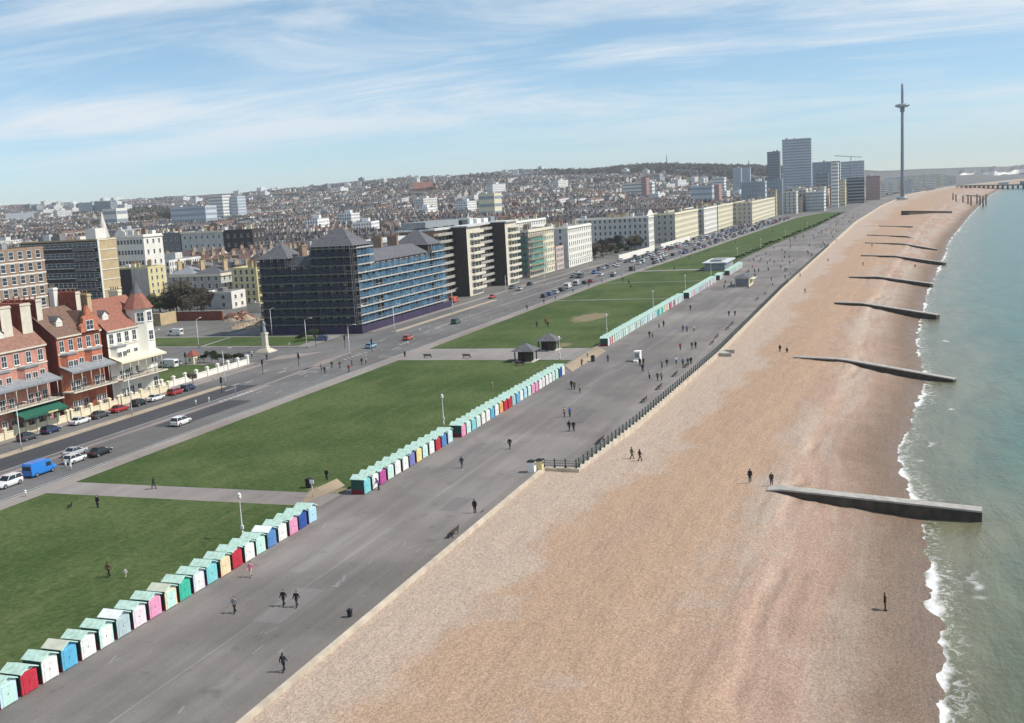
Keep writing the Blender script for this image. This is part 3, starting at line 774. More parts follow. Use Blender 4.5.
# --- the three seafront mansions
def mansion(label, x0, x1, wall, sidem, roofm, eave, ridge, dep=13, y0=154.0, bays=(), trim='stone trim', canopy=None, nwin=5, storeys=4):
    t = thing('seafront_house', label, 'house', (x0, y0, 0)); W_ = x1-x0; EXCL.append((x0-4, y0-4, x1+4, y0+dep+3))
    m = MB(); m.box(0, 0, -.3, W_, dep, eave); n = len(m.f)
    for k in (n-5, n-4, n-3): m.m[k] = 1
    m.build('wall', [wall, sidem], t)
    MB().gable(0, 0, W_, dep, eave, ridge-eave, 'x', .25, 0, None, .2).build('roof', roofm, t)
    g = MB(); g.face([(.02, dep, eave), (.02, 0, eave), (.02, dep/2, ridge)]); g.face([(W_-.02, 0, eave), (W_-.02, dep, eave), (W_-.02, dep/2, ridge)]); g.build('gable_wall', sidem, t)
    c = MB()
    for z, o_ in ((eave-.35, .35), (eave-3.6, .12), (eave*.52, .12), (eave*.3, .1)): c.box(-.05, -o_, z, W_+.05, .0, z+.3)
    c.build('cornice', trim, t)
    bx = []
    for a, b in bays:
        bm_ = MB(); bm_.prism([(a, 0), (a+.8, -1.1), (b-.8, -1.1), (b, 0)], -.3, eave-3.7, 0); bm_.build('bay', wall, t); bx.append((a, b))
        MB().prism([(a-.15, 0), (a+.7, -1.3), (b-.7, -1.3), (b+.15, 0)], eave-3.7, eave-3.4).build('bay_roof', 'lead grey', t)
    dz = eave/storeys; sp = []
    for f in range(storeys):
        for i in range(nwin):
            x = W_*(i+.5)/nwin; y = 0
            for a, b in bx:
                if a < x < b and f < storeys-1: y = -1.1; x = min(max(x, a+1.4), b-1.4)
            sp.append((x, y, f*dz+dz*.26, 'S'))
    for f in range(1, storeys):
        sp += [(0, dep*.3, f*dz+1, 'W')] if f % 2 else [(0, dep*.68, f*dz+1, 'W')]
    add_windows(t, sp, 1.15, dz*.52, 2)
    if canopy:
        k = MB(); z = eave*.585; n_ = 10
        yb = -1.15 if bays else 0
        for i in range(n_):
            a, b = W_*i/n_, W_*(i+1)/n_
            k.face([(a, yb-1.9, z-.15), (b, yb-1.9, z-.15), (b, 0, z+.95), (a, 0, z+.95)]); k.face([(a, 0, z+.75), (b, 0, z+.75), (b, yb-1.9, z-.32), (a, yb-1.9, z-.32)])
        k.box(-.1, yb-1.95, z-.5, W_+.1, yb-1.85, z-.1); k.build('balcony_canopy', canopy, t)
        f = MB(); zb = eave*.335
        f.box(-.1, yb-1.9, zb-.25, W_+.1, 0, zb); 
        for i in range(int(W_/2.6)+1):
            x = min(W_-.05, .05+i*2.6); f.tube((x, yb-1.8, zb), (x, yb-1.8, z-.2), .07, n=6)
        f.build('balcony', trim, t)
        r_ = MB(); r_.box(-.05, yb-1.88, zb+.95, W_+.05, yb-1.80, zb+1.05)
        x = 0
        while x < W_: r_.box(x, yb-1.87, zb, x+.06, yb-1.82, zb+1); x += .35
        r_.build('balcony_railing', 'black iron', t)
    return t
def dormer(root, x, y, z, w_=1.9, h_=2.2, mat='white render', roofm='slate', front=True):
    d = MB(); d.box(x-w_/2, y, z, x+w_/2, y+3.2, z+h_); o = d.build('dormer', mat, root)
    MB().gable(x-w_/2, y, x+w_/2, y+3.3, z+h_, .8, 'y', .2, 0, 1, .1).build('dormer_roof', [roofm, mat], o)
    fm, pm = win_meshes(w_*.55, h_*.7, 2); q = put('window', fm, o, (x, y, z+.3))
    return o
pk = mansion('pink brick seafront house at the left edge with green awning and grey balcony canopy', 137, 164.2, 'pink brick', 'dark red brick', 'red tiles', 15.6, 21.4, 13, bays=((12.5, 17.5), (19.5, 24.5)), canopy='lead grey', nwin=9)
dormer(pk, 13.5, 2.2, 16.6); dormer(pk, 18.5, 2.2, 16.6)
k = MB()
for i in range(12):
    a, b = 15+i*.95, 15+(i+1)*.95; k.face([(a, -4.6, 3.6), (b, -4.6, 3.6), (b, -1.2, 4.9), (a, -1.2, 4.9)]); k.face([(a, -1.2, 4.85), (b, -1.2, 4.85), (b, -4.6, 3.55), (a, -4.6, 3.55)])
k.box(15, -4.65, 3.2, 26.4, -4.58, 3.62); k.build('awning', 'awning green', pk)
k = MB(); k.box(21, -4.72, 3.3, 23.5, -4.66, 3.55); k.build('awning_panel', 'yellow render', pk)
for x in (20.7, 25.7): chimney(pk, x, 7, 15, 23.6, 2.6, 9.5, 'dark red brick', 6)
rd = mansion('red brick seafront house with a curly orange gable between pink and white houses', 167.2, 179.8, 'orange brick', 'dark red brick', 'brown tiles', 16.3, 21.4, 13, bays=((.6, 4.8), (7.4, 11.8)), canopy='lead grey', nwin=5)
rd_front = MB()
pr = [(6.8, 15.9), (11.9, 15.9), (11.9, 17.6), (11.2, 18.1), (11.0, 19.2), (10.3, 19.6), (10.0, 20.6), (9.35, 21.6), (8.7, 20.6), (8.4, 19.6), (7.7, 19.2), (7.5, 18.1), (6.8, 17.6)]
rd_front.face([(x, -.35, z) for x, z in pr]); rd_front.face([(x, .25, z) for x, z in reversed(pr)])
for (xa, za), (xb, zb) in zip(pr, pr[1:]+pr[:1]): rd_front.face([(xb, -.35, zb), (xa, -.35, za), (xa, .25, za), (xb, .25, zb)])
gb = rd_front.build('gable', 'orange brick', rd); put('window', win_meshes(1.9, 1.8, 2)[0], gb, (9.35, -.36, 16.7)); put('pane', win_meshes(1.9, 1.8, 2)[1], gb, (9.35, -.36, 16.7))
MB().gable(7.2, .25, 11.5, 6, 16.3, 4.2, 'y', .0, 0, None, .1).build('gable_roof', 'brown tiles', rd)
dormer(rd, 3.6, 2.0, 17.0, 1.7, 2.3)
chimney(rd, .9, 8, 15, 23.8, 1.5, 8, 'dark red brick', 6); chimney(rd, 11.9, 7.5, 15, 24.2, 1.3, 7, 'dark red brick', 6); chimney(rd, 10.6, 9, 15, 25.2, 1.2, 1.2, 'white render', 2)
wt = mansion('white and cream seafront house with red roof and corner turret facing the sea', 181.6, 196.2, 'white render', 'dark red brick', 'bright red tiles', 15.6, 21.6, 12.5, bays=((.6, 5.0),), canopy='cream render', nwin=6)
tw = MB(); oc = [(12.2+2.9*math.cos(R(22.5+45*i)), 1.2+2.9*math.sin(R(22.5+45*i))) for i in range(8)]
tw.prism(oc, -.3, 19.2); tq = tw.build('turret', 'white render', wt)
rf = MB(); ap = [(12.2+3.4*math.cos(R(22.5+45*i)), 1.2+3.4*math.sin(R(22.5+45*i))) for i in range(8)]; md = [(12.2+1.3*math.cos(R(22.5+45*i)), 1.2+1.3*math.sin(R(22.5+45*i))) for i in range(8)]
for i in range(8):
    j = (i+1) % 8; rf.face([(*ap[i], 19.1), (*ap[j], 19.1), (*md[j], 22.2), (*md[i], 22.2)]); rf.face([(*md[i], 22.2), (*md[j], 22.2), (12.2, 1.2, 25.0)], 1)
rf.face([(*p, 19.1) for p in reversed(ap)]); rf.tube((12.2, 1.2, 24.6), (12.2, 1.2, 26.6), .07, .03, mi=1)
rf.build('turret_roof', ['bright red tiles', 'slate'], tq)
for a, zz_ in ((-90, 16.3), (-135, 16.3), (-45, 16.3), (-90, 12.2), (-45, 12.2), (-90, 7.2), (-45, 7.2), (-90, 2), (-45, 2)):
    q = put('window', win_meshes(1.3, 1.9, 2)[0], tq, (12.2+2.68*math.cos(R(a)), 1.2+2.68*math.sin(R(a)), zz_), R(a+90)); put('pane', win_meshes(1.3, 1.9, 2)[1], q)
dormer(wt, 2.6, 2.0, 16.6, 1.8, 2.2); chimney(wt, .7, 7, 15, 23.4, 1.2, 6, 'buff brick', 6); chimney(wt, 13.6, 8, 15, 23, 1.2, 2.5, 'cream render', 4)

def garden_wall(label, x0, x1, y, mat='cream render', h=1.25, step=2.6, ph=1.9):
    t = thing('garden_wall', label, 'wall', (x0, y, .1)); m = MB(); m.box(0, -.15, 0, x1-x0, .15, h); m.box(0, -.22, h, x1-x0, .22, h+.12); m.build('wall', mat, t)
    n = max(1, int((x1-x0)/step))
    for i in range(n+1):
        x = (x1-x0)*i/n; p_ = MB(); p_.box(x-.32, -.33, 0, x+.32, .33, ph); p_.box(x-.4, -.41, ph, x+.4, .41, ph+.15); p_.hip(x-.35, -.35, x+.35, .35, ph+.15, .3, 0); p_.build('pier', mat, t)
garden_wall('cream garden wall with square piers before the pink brick house', 139, 165.5, 151.9)
garden_wall('cream garden wall with square piers before the red brick house', 166.6, 180.4, 151.9)
garden_wall('cream garden wall with piers before the white turret house', 181.4, 197, 151.9)
garden_wall('long pale balustrade wall along the corner garden beside the turret house', 198.5, 233, 154.8, 'white render', 1.2, 4.2, 2.0)

# --- flats behind the mansions
x1_, z1_ = atY(43, 248, 214); x0_ = x1_-48
bf = block('brown brick flats with white floor bands behind the pink house', x0_, 214, x1_, 230, z1_, 'brown brick', 'brown brick', 0, 10, 15, 5, 1.5, 1.9, 'white render', parapet=.5, clutter=5)
X0 = 282; yA, zt = atX(97, 240, X0); yB, _ = atX(20, 240, X0)
dx, _ = atY(116, 240, yA)
df = block('dark fronted balcony flats with a sunlit buff end wall', X0, yA, dx, yB, zt, 'buff brick', 'dark brick', 0, 10, 0, 16, 1.8, 1.6, None, parapet=.4, clutter=6)
b_ = MB(); dzf = zt/10
for f in range(1, 10):
    b_.box(-1.1, 1, f*dzf-.12, 0, (yB-yA)*.30, f*dzf+.1); b_.box(-1.1, 1, f*dzf+.1, -1.02, (yB-yA)*.30, f*dzf+1.0)
b_.build('balconies', 'grey brick', df)
s_ = MB()
for f in range(1, 11): s_.box(-.2, -.14, f*dzf-.12, dx-X0+.1, 0, f*dzf+.1)
s_.box(-.2, -.25, -2, .5, .02, zt+.3, 0); s_.build('corner_trim', 'white render', df)
MB().box(2, 2, zt, 7, 6, zt+3.6).build('lift_house', 'white render', df)

# --- scaffolded mansion block on the corner
SX0, SX1, SY0, SY1 = 291.5, 358.5, 153.5, 186
t = thing('mansion_block', 'long dark brick mansion block with slate corner roofs wrapped in blue scaffold sheeting', 'building', (SX0, SY0, 0)); EXCL.append((SX0-4, SY0-5, SX1+4, SY1+4)); SB = t
W_, D = SX1-SX0, SY1-SY0
m = MB(); m.box(0, 0, -.3, W_, D, 20.6); m.box(0, 0, 20.6, 11, 14, 26.4); m.box(W_-11, 0, 20.6, W_, 13, 23.2); m.box(0, D-10, 20.6, 10, D, 23.2); m.build('wall', 'dark brick', t)
m = MB(); m.hip(0, 0, 11, 14, 26.4, 5.2, .6); m.build('roof', 'slate', t)
m = MB(); m.hip(W_-11, 0, W_, 13, 23.2, 5.0, .6); m.build('roof', 'slate', t)
m = MB(); m.hip(0, D-10, 10, D, 23.2, 4.8, .6); m.build('roof', 'slate', t)
m = MB(); m.hip(11.2, .2, W_-11.2, 14, 20.6, 3.4, .5, 0, 3); m.hip(.2, 14.2, 12, D-10.2, 20.6, 3.0, .3, 0, 3); m.build('roof', 'slate', t)
for x in (20, 32, 44): chimney(t, x, 7.5, 20.5, 27.2, 1.2, 3.6, 'brown brick', 6)
chimney(t, 5.5, 20, 20.5, 27, 3, 1.2, 'brown brick', 5)
sp = grid_spots('S', 1, W_-1, 0, 15, 1.4, 3.35, 6)+grid_spots('W', 1, D-1, 0, 7, 1.4, 3.35, 6)
add_windows(t, sp, 1.3, 1.9, 2)
# sheeting
m, tt, b = newmat('blue sheeting'); MATS['blue sheeting'] = m
o = N(tt, 'ShaderNodeTexCoord').outputs['Object']
tt.links.new(mix(tt, ramp(tt, noise(tt, o, .35, 5, .6), .3, .7), (.024, .085, .165), (.085, .20, .29)), b.inputs['Base Color'])
tt.links.new(ramp(tt, noise(tt, o, .5, 3), .35, .65, .50, .92), b.inputs['Alpha']); b.inputs['Roughness'].default_value = .55
m, tt, b = newmat('shaded sheeting'); MATS['shaded sheeting'] = m  # west side copy of the sheeting, its shade put into the colour
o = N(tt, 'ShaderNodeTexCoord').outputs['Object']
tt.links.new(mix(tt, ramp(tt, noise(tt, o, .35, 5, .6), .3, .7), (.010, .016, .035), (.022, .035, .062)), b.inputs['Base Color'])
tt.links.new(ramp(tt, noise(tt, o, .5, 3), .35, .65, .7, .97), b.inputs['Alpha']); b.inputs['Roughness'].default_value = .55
m, tt, b = newmat('green netting'); MATS['green netting'] = m
o = N(tt, 'ShaderNodeTexCoord').outputs['Object']
tt.links.new(mix(tt, ramp(tt, noise(tt, o, .35, 5, .6), .3, .7), (.05, .24, .20), (.12, .36, .30)), b.inputs['Base Color'])
tt.links.new(ramp(tt, noise(tt, o, .5, 3), .35, .65, .35, .85), b.inputs['Alpha']); b.inputs['Roughness'].default_value = .7
def scaffold(label, x0, y0, sides, lift, mats=('blue sheeting',), loc=(0, 0, 0), name='scaffolding', dens=.85):
    """sides: list of (axis, a0, a1, fixed, outward sign, height)"""
    t = thing(name, label, 'scaffolding', loc); po, bd, bd2 = MB(), MB(), MB(); both = (bd, bd2)
    for ax, a0, a1, fx, sg, h in sides:
        def at(u, off, z): return (u, fx+sg*off, z) if ax == 'x' else (fx+sg*off, u, z)
        n = max(1, int(round((a1-a0)/2.4))); us = [a0+(a1-a0)*i/n for i in range(n+1)]
        for u in us:
            for off in (.35, 1.5): po.tube(at(u, off, -.1), at(u, off, h+1.1), .06, n=5, caps=False)
        z = lift
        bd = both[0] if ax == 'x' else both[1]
        while z <= h+.2:
            lo, hi = at(a0, .30, z), at(a1, 1.55, z+.06); bd.box(min(lo[0], hi[0]), min(lo[1], hi[1]), z, max(lo[0], hi[0]), max(lo[1], hi[1]), z+.07)
            lo, hi = at(a0, 1.50, z), at(a1, 1.58, z+.06); bd.box(min(lo[0], hi[0]), min(lo[1], hi[1]), z+.07, max(lo[0], hi[0]), max(lo[1], hi[1]), z+.42)
            for off, zz in ((1.5, 1.05), (.35, .9)): po.tube(at(a0, off, z+zz), at(a1, off, z+zz), .05, n=5, caps=False)
            if mats:
                q = MB(); i0_ = random.choice([0, 0, 0, 1, 2]) if n > 4 else 0; i1_ = n-(random.choice([0, 0, 0, 1, 3]) if n > 6 else 0)
                for i in range(n):
                    if i0_ <= i < i1_:
                        a, b_ = us[i]+.02, us[i+1]-.02; zt_ = z+lift-random.uniform(.25, .75); zb_ = z+.50
                        mid = (a+b_)/2; pts = [at(a, 1.62, zb_), at(mid, 1.70, zb_), at(b_, 1.62, zb_), at(b_, 1.62, zt_), at(mid, 1.72, zt_), at(a, 1.62, zt_)]
                        q.face([pts[0], pts[1], pts[4], pts[5]]); q.face([pts[1], pts[2], pts[3], pts[4]])
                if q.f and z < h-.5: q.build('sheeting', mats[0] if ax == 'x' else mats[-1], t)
            z += lift
    po.build('poles', 'galvanised', t); bd, bd2 = both
    if bd2.f: bd2.build('boards', 'shaded boards', t)  # west side boards are darker, shade put into their colour
    bd.build('boards', 'pale wood' if mats and mats[0].startswith('green') else 'board ends', t)
    return t
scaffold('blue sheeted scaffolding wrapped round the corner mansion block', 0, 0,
         [('x', 0, 11, 0, -1, 25.6), ('x', 11, W_-11, 0, -1, 20.0), ('x', W_-11, W_, 0, -1, 22.6), ('y', 0, 14, 0, -1, 25.6), ('y', 14, D-10, 0, -1, 20), ('y', D-10, D, 0, -1, 22.6)], 2.55, ('blue sheeting', 'shaded sheeting'), (SX0, SY0, 0))
ho = MB()
for a, b in (((SX0-2.5, SY0-2.6), (SX1+1, SY0-2.6)), ((SX0-2.5, SY0-2.6), (SX0-2.5, SY1))):
    ho.box(min(a[0], b[0])-.05, min(a[1], b[1])-.05, 0, max(a[0], b[0])+.05, max(a[1], b[1])+.05, 2.3)
M('hoarding', (.045, .035, .075), .7, .2, .4)
tag(ho.build('hoarding', 'hoarding'), 'dark purple site hoarding round the foot of the scaffolded block', 'fence')

# --- dark slab flats with two projecting wings
A = 381; t = thing('apartment_building', 'tall flats with two dark blank projecting wings and sunlit balconies', 'building', (A, 158, 0)); EXCL.append((A-4, 150, 466, 186))
m = MB(); m.box(0, 7.5, -.3, 80, 22, 26.8); m.build('wall', 'brown brick', t)
for a, b in ((15, 30), (60, 75)):
    m = MB(); m.box(a, 0, -.3, b, 7.49, 27.2); m.m[-3] = 1; m.build('wing', ['stone trim', 'dark brick'], t)  # dark west face puts the wing's shade into the colour
for sx in (0, 30, 75):
    m = MB(); e = {0: 14.9, 30: 59.9, 75: 80}[sx]
    for f in range(9): m.box(sx+.1, 5.6, 2.2+f*2.8, e, 7.5, 2.4+f*2.8); m.box(sx+.1, 5.6, 2.4+f*2.8, e, 5.68, 3.3+f*2.8)
    m.build('balconies', 'concrete', t)
for a in (15, 60):
    for f in range(9):
        q = MB(); q.box(a+3.5, -1.6, 2.2+f*2.8, a+15, 0, 2.4+f*2.8); q.box(a+3.5, -1.6, 2.4+f*2.8, a+15, -1.52, 3.3+f*2.8); q.build('balcony', 'stone trim', t)
sp = []
for sx, e in ((0, 15), (30, 60)): sp += grid_spots('S', sx+.5, e-.5, 7.5, int((e-sx)/3.6), 2.9, 2.8, 8)
for a in (15, 60): sp += grid_spots('S', a+3.8, a+14.8, 0, 3, 2.9, 2.8, 8)
add_windows(t, sp, 2.2, 1.6, 1)
m = MB(); m.box(-1, 6.5, 26.8, 81, 22.5, 27.5); m.box(14.5, -.8, 27.2, 30.8, 8, 27.7); m.box(59.5, -.8, 27.2, 75.8, 8, 27.7); m.build('roof', 'pale roof', t)
for i in range(9):
    x = 4+i*8.6; MB().box(x, 11, 27.5, x+random.uniform(3, 7), 17, 27.5+random.uniform(1.2, 3)).build('penthouse', random.choice(['white render', 'pale roof', 'dark glass', 'lead grey']), t)
pen = MB(); pen.box(-1.5, 10, 28, 30, 20, 30.2); pen.build('glass_penthouse', 'lead grey', t)
MB().box(-38, 12, 24.5, -2, 22, 25.6).build('rooftop_deck', 'pale roof', t); MB().box(-38, 12.3, -.3, -2, 22, 24.5).build('link_block', 'grey brick', t)

# --- green netted block, white block, square, cream terraces
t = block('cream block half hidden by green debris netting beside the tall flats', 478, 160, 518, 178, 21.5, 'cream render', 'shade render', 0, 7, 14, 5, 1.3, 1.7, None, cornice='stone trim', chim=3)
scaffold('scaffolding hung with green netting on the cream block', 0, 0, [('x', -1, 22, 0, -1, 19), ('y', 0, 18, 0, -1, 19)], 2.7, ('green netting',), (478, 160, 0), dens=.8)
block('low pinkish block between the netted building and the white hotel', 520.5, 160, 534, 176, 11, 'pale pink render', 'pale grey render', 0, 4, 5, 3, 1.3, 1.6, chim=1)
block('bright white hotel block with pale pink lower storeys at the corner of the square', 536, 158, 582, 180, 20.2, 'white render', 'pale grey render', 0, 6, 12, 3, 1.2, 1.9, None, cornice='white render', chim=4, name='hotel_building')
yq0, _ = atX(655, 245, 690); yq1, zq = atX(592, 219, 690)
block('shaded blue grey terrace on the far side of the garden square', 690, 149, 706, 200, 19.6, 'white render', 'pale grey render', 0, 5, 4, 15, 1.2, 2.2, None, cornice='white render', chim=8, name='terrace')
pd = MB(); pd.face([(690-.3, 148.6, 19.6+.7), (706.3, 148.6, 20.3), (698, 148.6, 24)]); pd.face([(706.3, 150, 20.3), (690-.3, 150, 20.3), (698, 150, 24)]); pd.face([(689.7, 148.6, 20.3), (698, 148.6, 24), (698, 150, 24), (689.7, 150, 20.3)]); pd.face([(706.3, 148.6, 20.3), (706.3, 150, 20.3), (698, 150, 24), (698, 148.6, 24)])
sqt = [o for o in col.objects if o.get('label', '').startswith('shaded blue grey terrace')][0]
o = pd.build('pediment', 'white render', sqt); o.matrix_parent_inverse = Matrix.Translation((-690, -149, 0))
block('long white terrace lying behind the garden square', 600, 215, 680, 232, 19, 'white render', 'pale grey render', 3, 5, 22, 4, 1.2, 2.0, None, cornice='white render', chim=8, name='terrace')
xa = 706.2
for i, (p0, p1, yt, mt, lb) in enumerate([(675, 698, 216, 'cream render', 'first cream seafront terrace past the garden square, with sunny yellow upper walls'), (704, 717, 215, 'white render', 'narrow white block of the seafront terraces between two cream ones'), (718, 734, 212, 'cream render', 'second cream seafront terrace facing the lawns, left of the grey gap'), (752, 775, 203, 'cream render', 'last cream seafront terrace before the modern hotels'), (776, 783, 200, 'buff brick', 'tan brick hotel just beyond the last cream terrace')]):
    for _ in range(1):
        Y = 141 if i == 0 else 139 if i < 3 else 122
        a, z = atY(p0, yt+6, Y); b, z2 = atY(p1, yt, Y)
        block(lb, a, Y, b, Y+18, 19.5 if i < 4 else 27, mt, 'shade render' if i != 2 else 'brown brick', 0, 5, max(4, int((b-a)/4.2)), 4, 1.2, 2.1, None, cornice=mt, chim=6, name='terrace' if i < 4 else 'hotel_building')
t = thing('retaining_wall', 'long whitewashed retaining wall along the road by the garden square', 'wall', (0, 0, 0))
for a, b in ((575, 655), (672, 760)):
    m = MB(); n = 6
    for k in range(n):
        xa_, xb_ = a+(b-a)*k/n, a+(b-a)*(k+1)/n; m.prism([(xa_, front(xa_)-3.6), (xb_, front(xb_)-3.6), (xb_, front(xb_)-3.2), (xa_, front(xa_)-3.2)], 0, 3.0)
    m.build('wall', 'white render', t)
# --- avenue side: villas, yellow flats, low walls, demolition site
X = 398; ya, _ = atX(150, 290, X); yb, _ = atX(119, 290, X)
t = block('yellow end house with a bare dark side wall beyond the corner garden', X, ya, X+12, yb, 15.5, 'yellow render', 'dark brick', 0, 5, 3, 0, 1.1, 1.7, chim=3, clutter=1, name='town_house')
MB().box(-.06, .0, -.3, 0, 9, 15.4).build('render_patch', 'shade render', t)
X = 384; ya, _ = atX(222, 290, X); yb, _ = atX(170, 290, X)
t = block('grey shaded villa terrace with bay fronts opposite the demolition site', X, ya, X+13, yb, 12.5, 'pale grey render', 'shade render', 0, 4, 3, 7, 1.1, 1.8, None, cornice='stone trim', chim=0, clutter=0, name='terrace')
MB().hip(0, 0, 13, (yb-ya)*.5, 13.2, 3.4, .1).build('roof', 'slate', t); MB().hip(0, (yb-ya)*.5+.2, 13, yb-ya, 13.2, 3.0, .1).build('roof', 'lead grey', t)
for q in (1.5, (yb-ya)*.5, yb-ya-1.5): chimney(t, 6, q, 13, 18.5, 2.6, .9, 'buff brick', 3)
X = 384; ya, _ = atX(258, 290, X); yb, _ = atX(233, 290, X)
t = block('yellow rendered pair of houses with bay column above the rubble', X, ya, X+14, yb, 14.5, 'yellow render', 'yellow render', 0, 5, 3, 4, 1.1, 1.8, chim=4, clutter=1, name='town_house')
X = 378; ya, _ = atX(246, 300, X); yb, _ = atX(216, 300, X)
block('small flat roofed white block in front of the yellow houses', X-10, ya, X, yb, 6.2, 'white render', 'pale grey render', 0, 2, 2, 2, 1.4, 1.4, clutter=1, name='annexe')
t = thing('boundary_wall', 'low sunlit buff wall beside the side lane', 'wall', (316, 244, 0)); MB().box(0, 0, 0, .5, 18, 4.2).build('wall', 'buff brick', t); MB().box(-.1, -.1, 4.2, .6, 18.1, 4.4).build('coping', 'stone trim', t)
MB().box(.5, -.0, 0, 9, .4, 4.2).build('wall', 'buff brick', t)
t = thing('boundary_wall', 'long dark brown brick wall under the bare garden trees', 'wall', (330, 228, 0)); MB().box(0, 0, 0, .5, 20, 3.2).build('wall', 'dark red brick', t); MB().box(-.1, -.1, 3.2, .6, 20.1, 3.4).build('coping', 'concrete', t)
t = thing('boundary_wall', 'broken pale wall at the back of the demolition site', 'wall', (352, 196, 0)); mq = MB()
for i in range(18):
    mq.box(0, i*2, -.1, .5, i*2+2, 2.6+1.6*math.sin(i*.9)+random.uniform(-.4, .4))
mq.build('wall', 'stone trim', t)
def mound(label, c, rx, ry, h, mats, n=420, seed=1, name='rubble_heap'):
    r_ = random.Random(seed); t = thing(name, label, 'rubble', c); xs_ = [i/11-1 for i in range(23)]; m = MB(); q = {}
    for i, a in enumerate(xs_):
        for j, b in enumerate(xs_):
            d = math.hypot(a, b); q[i, j] = (a*rx, b*ry, max(-.2, h*(1-d*d)*(.7+.5*math.sin(a*5+seed)*math.cos(b*4))+r_.uniform(-.15, .15)) if d < 1 else -.3)
    for i in range(22):
        for j in range(22): m.face([q[i, j], q[i+1, j], q[i+1, j+1], q[i, j+1]], 0, False)
    m.build('earth', mats[0], t); bk = MB()
    for k in range(n):
        i, j = r_.randrange(3, 20), r_.randrange(3, 20); p = q[i, j]
        if p[2] < 0: continue
        s = r_.uniform(.15, .5); bk.box(p[0]-s, p[1]-s*.6, p[2]-.1, p[0]+s, p[1]+s*.6, p[2]+s*.7, r_.choice([0, 0, 1]), rot=r_.uniform(0, 3))
    stuff(bk.build('bricks', [mats[1], mats[2]], t))
mound('tan and red heap of demolition rubble in the sun beside the scaffolded block', (345, 206, 0), 16, 12, 3.2, ('rubble earth', 'rubble red', 'buff brick') if M('rubble earth', (.34, .27, .19), .95, .25, .5) else 0, 600, 3)
mound('low sandy spoil heap in front of the red rubble', (318, 203, 0), 15, 9, 1.6, ('rubble earth', 'buff brick', 'stone trim'), 250, 8, 'spoil_heap')
mound('dark red brick rubble pile by the side lane', (331, 222, 0), 6, 6, 3.0, ('rubble earth', 'rubble red', 'dark red brick'), 300, 5)
# small lodge on the avenue lawn
t = thing('lodge', 'little cream lodge with a dark red hipped roof on the corner garden', 'lodge', (233, 171, 0)); t.scale = (.55, .55, .8); MB().box(0, 0, 0, 5, 4, 2.7).build('wall', 'cream render', t); MB().hip(0, 0, 5, 4, 2.7, 1.8, .4).build('roof', 'dark red brick', t)
add_windows(t, [(1.5, 0, .9, 'S'), (3.6, 0, .9, 'S'), (0, 2, .9, 'W')], .9, 1.1, 1)

# --- town landmarks
def spot(px, py, z): p = G(px, py, z); return p
def church(label, px, depth, zbase, w_, l_, eave, ridge, wall, roofm, tower=None, spire=None, rz=0.):
    d = ray(px, 250); k = depth/math.hypot(d.x, d.y); x, y = d.x*k, d.y*k; zb = T(x, y)+zbase
    t = thing('church', label, 'church', (x, y, zb), rz); EXCL.append((x-w_, y-l_, x+w_, y+l_))
    MB().box(-w_/2, -l_/2, -4, w_/2, l_/2, eave).build('nave', wall, t); MB().gable(-w_/2, -l_/2, w_/2, l_/2, eave, ridge-eave, 'y', .3, 0, 1).build('roof', [roofm, wall], t)
    if tower:
        MB().box(-w_/2-5, -l_/2-2, -4, -w_/2, -l_/2+4, tower).build('tower', wall, t)
        if spire:
            s = MB(); c = (-w_/2-2.5, -l_/2+1)
            s.lathe([(3.4, tower), (2.3, tower+(spire-tower)*.35), (.1, spire)], c, 8); s.build('spire', 'pale concrete', t)
    sp = [(w_/2*0-w_/2, -l_/2+l_*(i+.5)/6, eave*.35, 'W') for i in range(6)]; add_windows(t, sp, 1.4, eave*.45, 0)
def tall(label, px0, px1, yt, depth, wall, side=None, zb=None, floors=12, name='tower_block', dx=None, ribbon=True, **kw):
    """building whose west face spans px0..px1 at a distance depth along x"""
    py = 200; X = depth
    ya, za = atX(px1, yt, X); yb, zb_ = atX(px0, yt, X)
    g = min(T(X, ya), T(X, yb)); h = max(4, (za+zb_)/2-g)
    return block(label, X, ya, X+(dx or max(10, (yb-ya)*.6)), yb, h, wall, side or wall, g, floors, 1, 1, name=name, ribbon=ribbon, clutter=2, parapet=.5, **kw)
church('pale church with a tall slender stone spire behind the dark flats', 92, 560, 0, 14, 34, 13, 20, 'stone trim', 'slate', 24, 41)
church('great grey roofed church on the left skyline', 24, 2150, 0, 26, 46, 10, 22, 'stone trim', 'lead grey', rz=.78)
church('big red brick church with a steep roof on the middle skyline', 428, 2300, 2, 20, 46, 14, 27, 'church brick', 'church tiles', 22, 36, .42) if M('church brick', (.22, .11, .085), .85, .15, .3) and M('church tiles', (.24, .12, .10), .85, .2, .3) else 0
M('glass grey', (.27, .32, .36), .25, .2, .05, spec=.5); M('concrete blue', (.50, .53, .57), .8, .12, .05); M('dark slab', (.19, .20, .22), .7, .15, .05)
tall('pale tower block with long horizontal bands, tallest of the seafront towers', 782, 811, 139, 1640, 'concrete blue', 'concrete blue', floors=24, dx=18)
tall('slim dark tower block left of the tallest tower', 767, 779.5, 152, 1500, 'dark slab', 'dark slab', floors=22, dx=14)
tall('dark flat block standing in front of the wide hotel slab', 816, 828, 174, 1500, 'dark slab', 'dark slab', floors=9)
tall('wide grey hotel slab behind the tall towers', 811, 840, 162, 1820, 'concrete blue', 'glass grey', floors=14)
tall('hotel slab with a raised roof box at the end of the seafront', 838, 864, 161.5, 1950, 'glass grey', 'concrete blue', floors=14)
tall('white stepped seafront flats with curved balconies', 831, 838, 163, 1420, 'white render', 'white render', floors=13, dx=20)
tall('glass office block with rounded ribbon windows behind the cream terraces', 741, 765, 182, 1180, 'concrete blue', 'glass grey', floors=8)
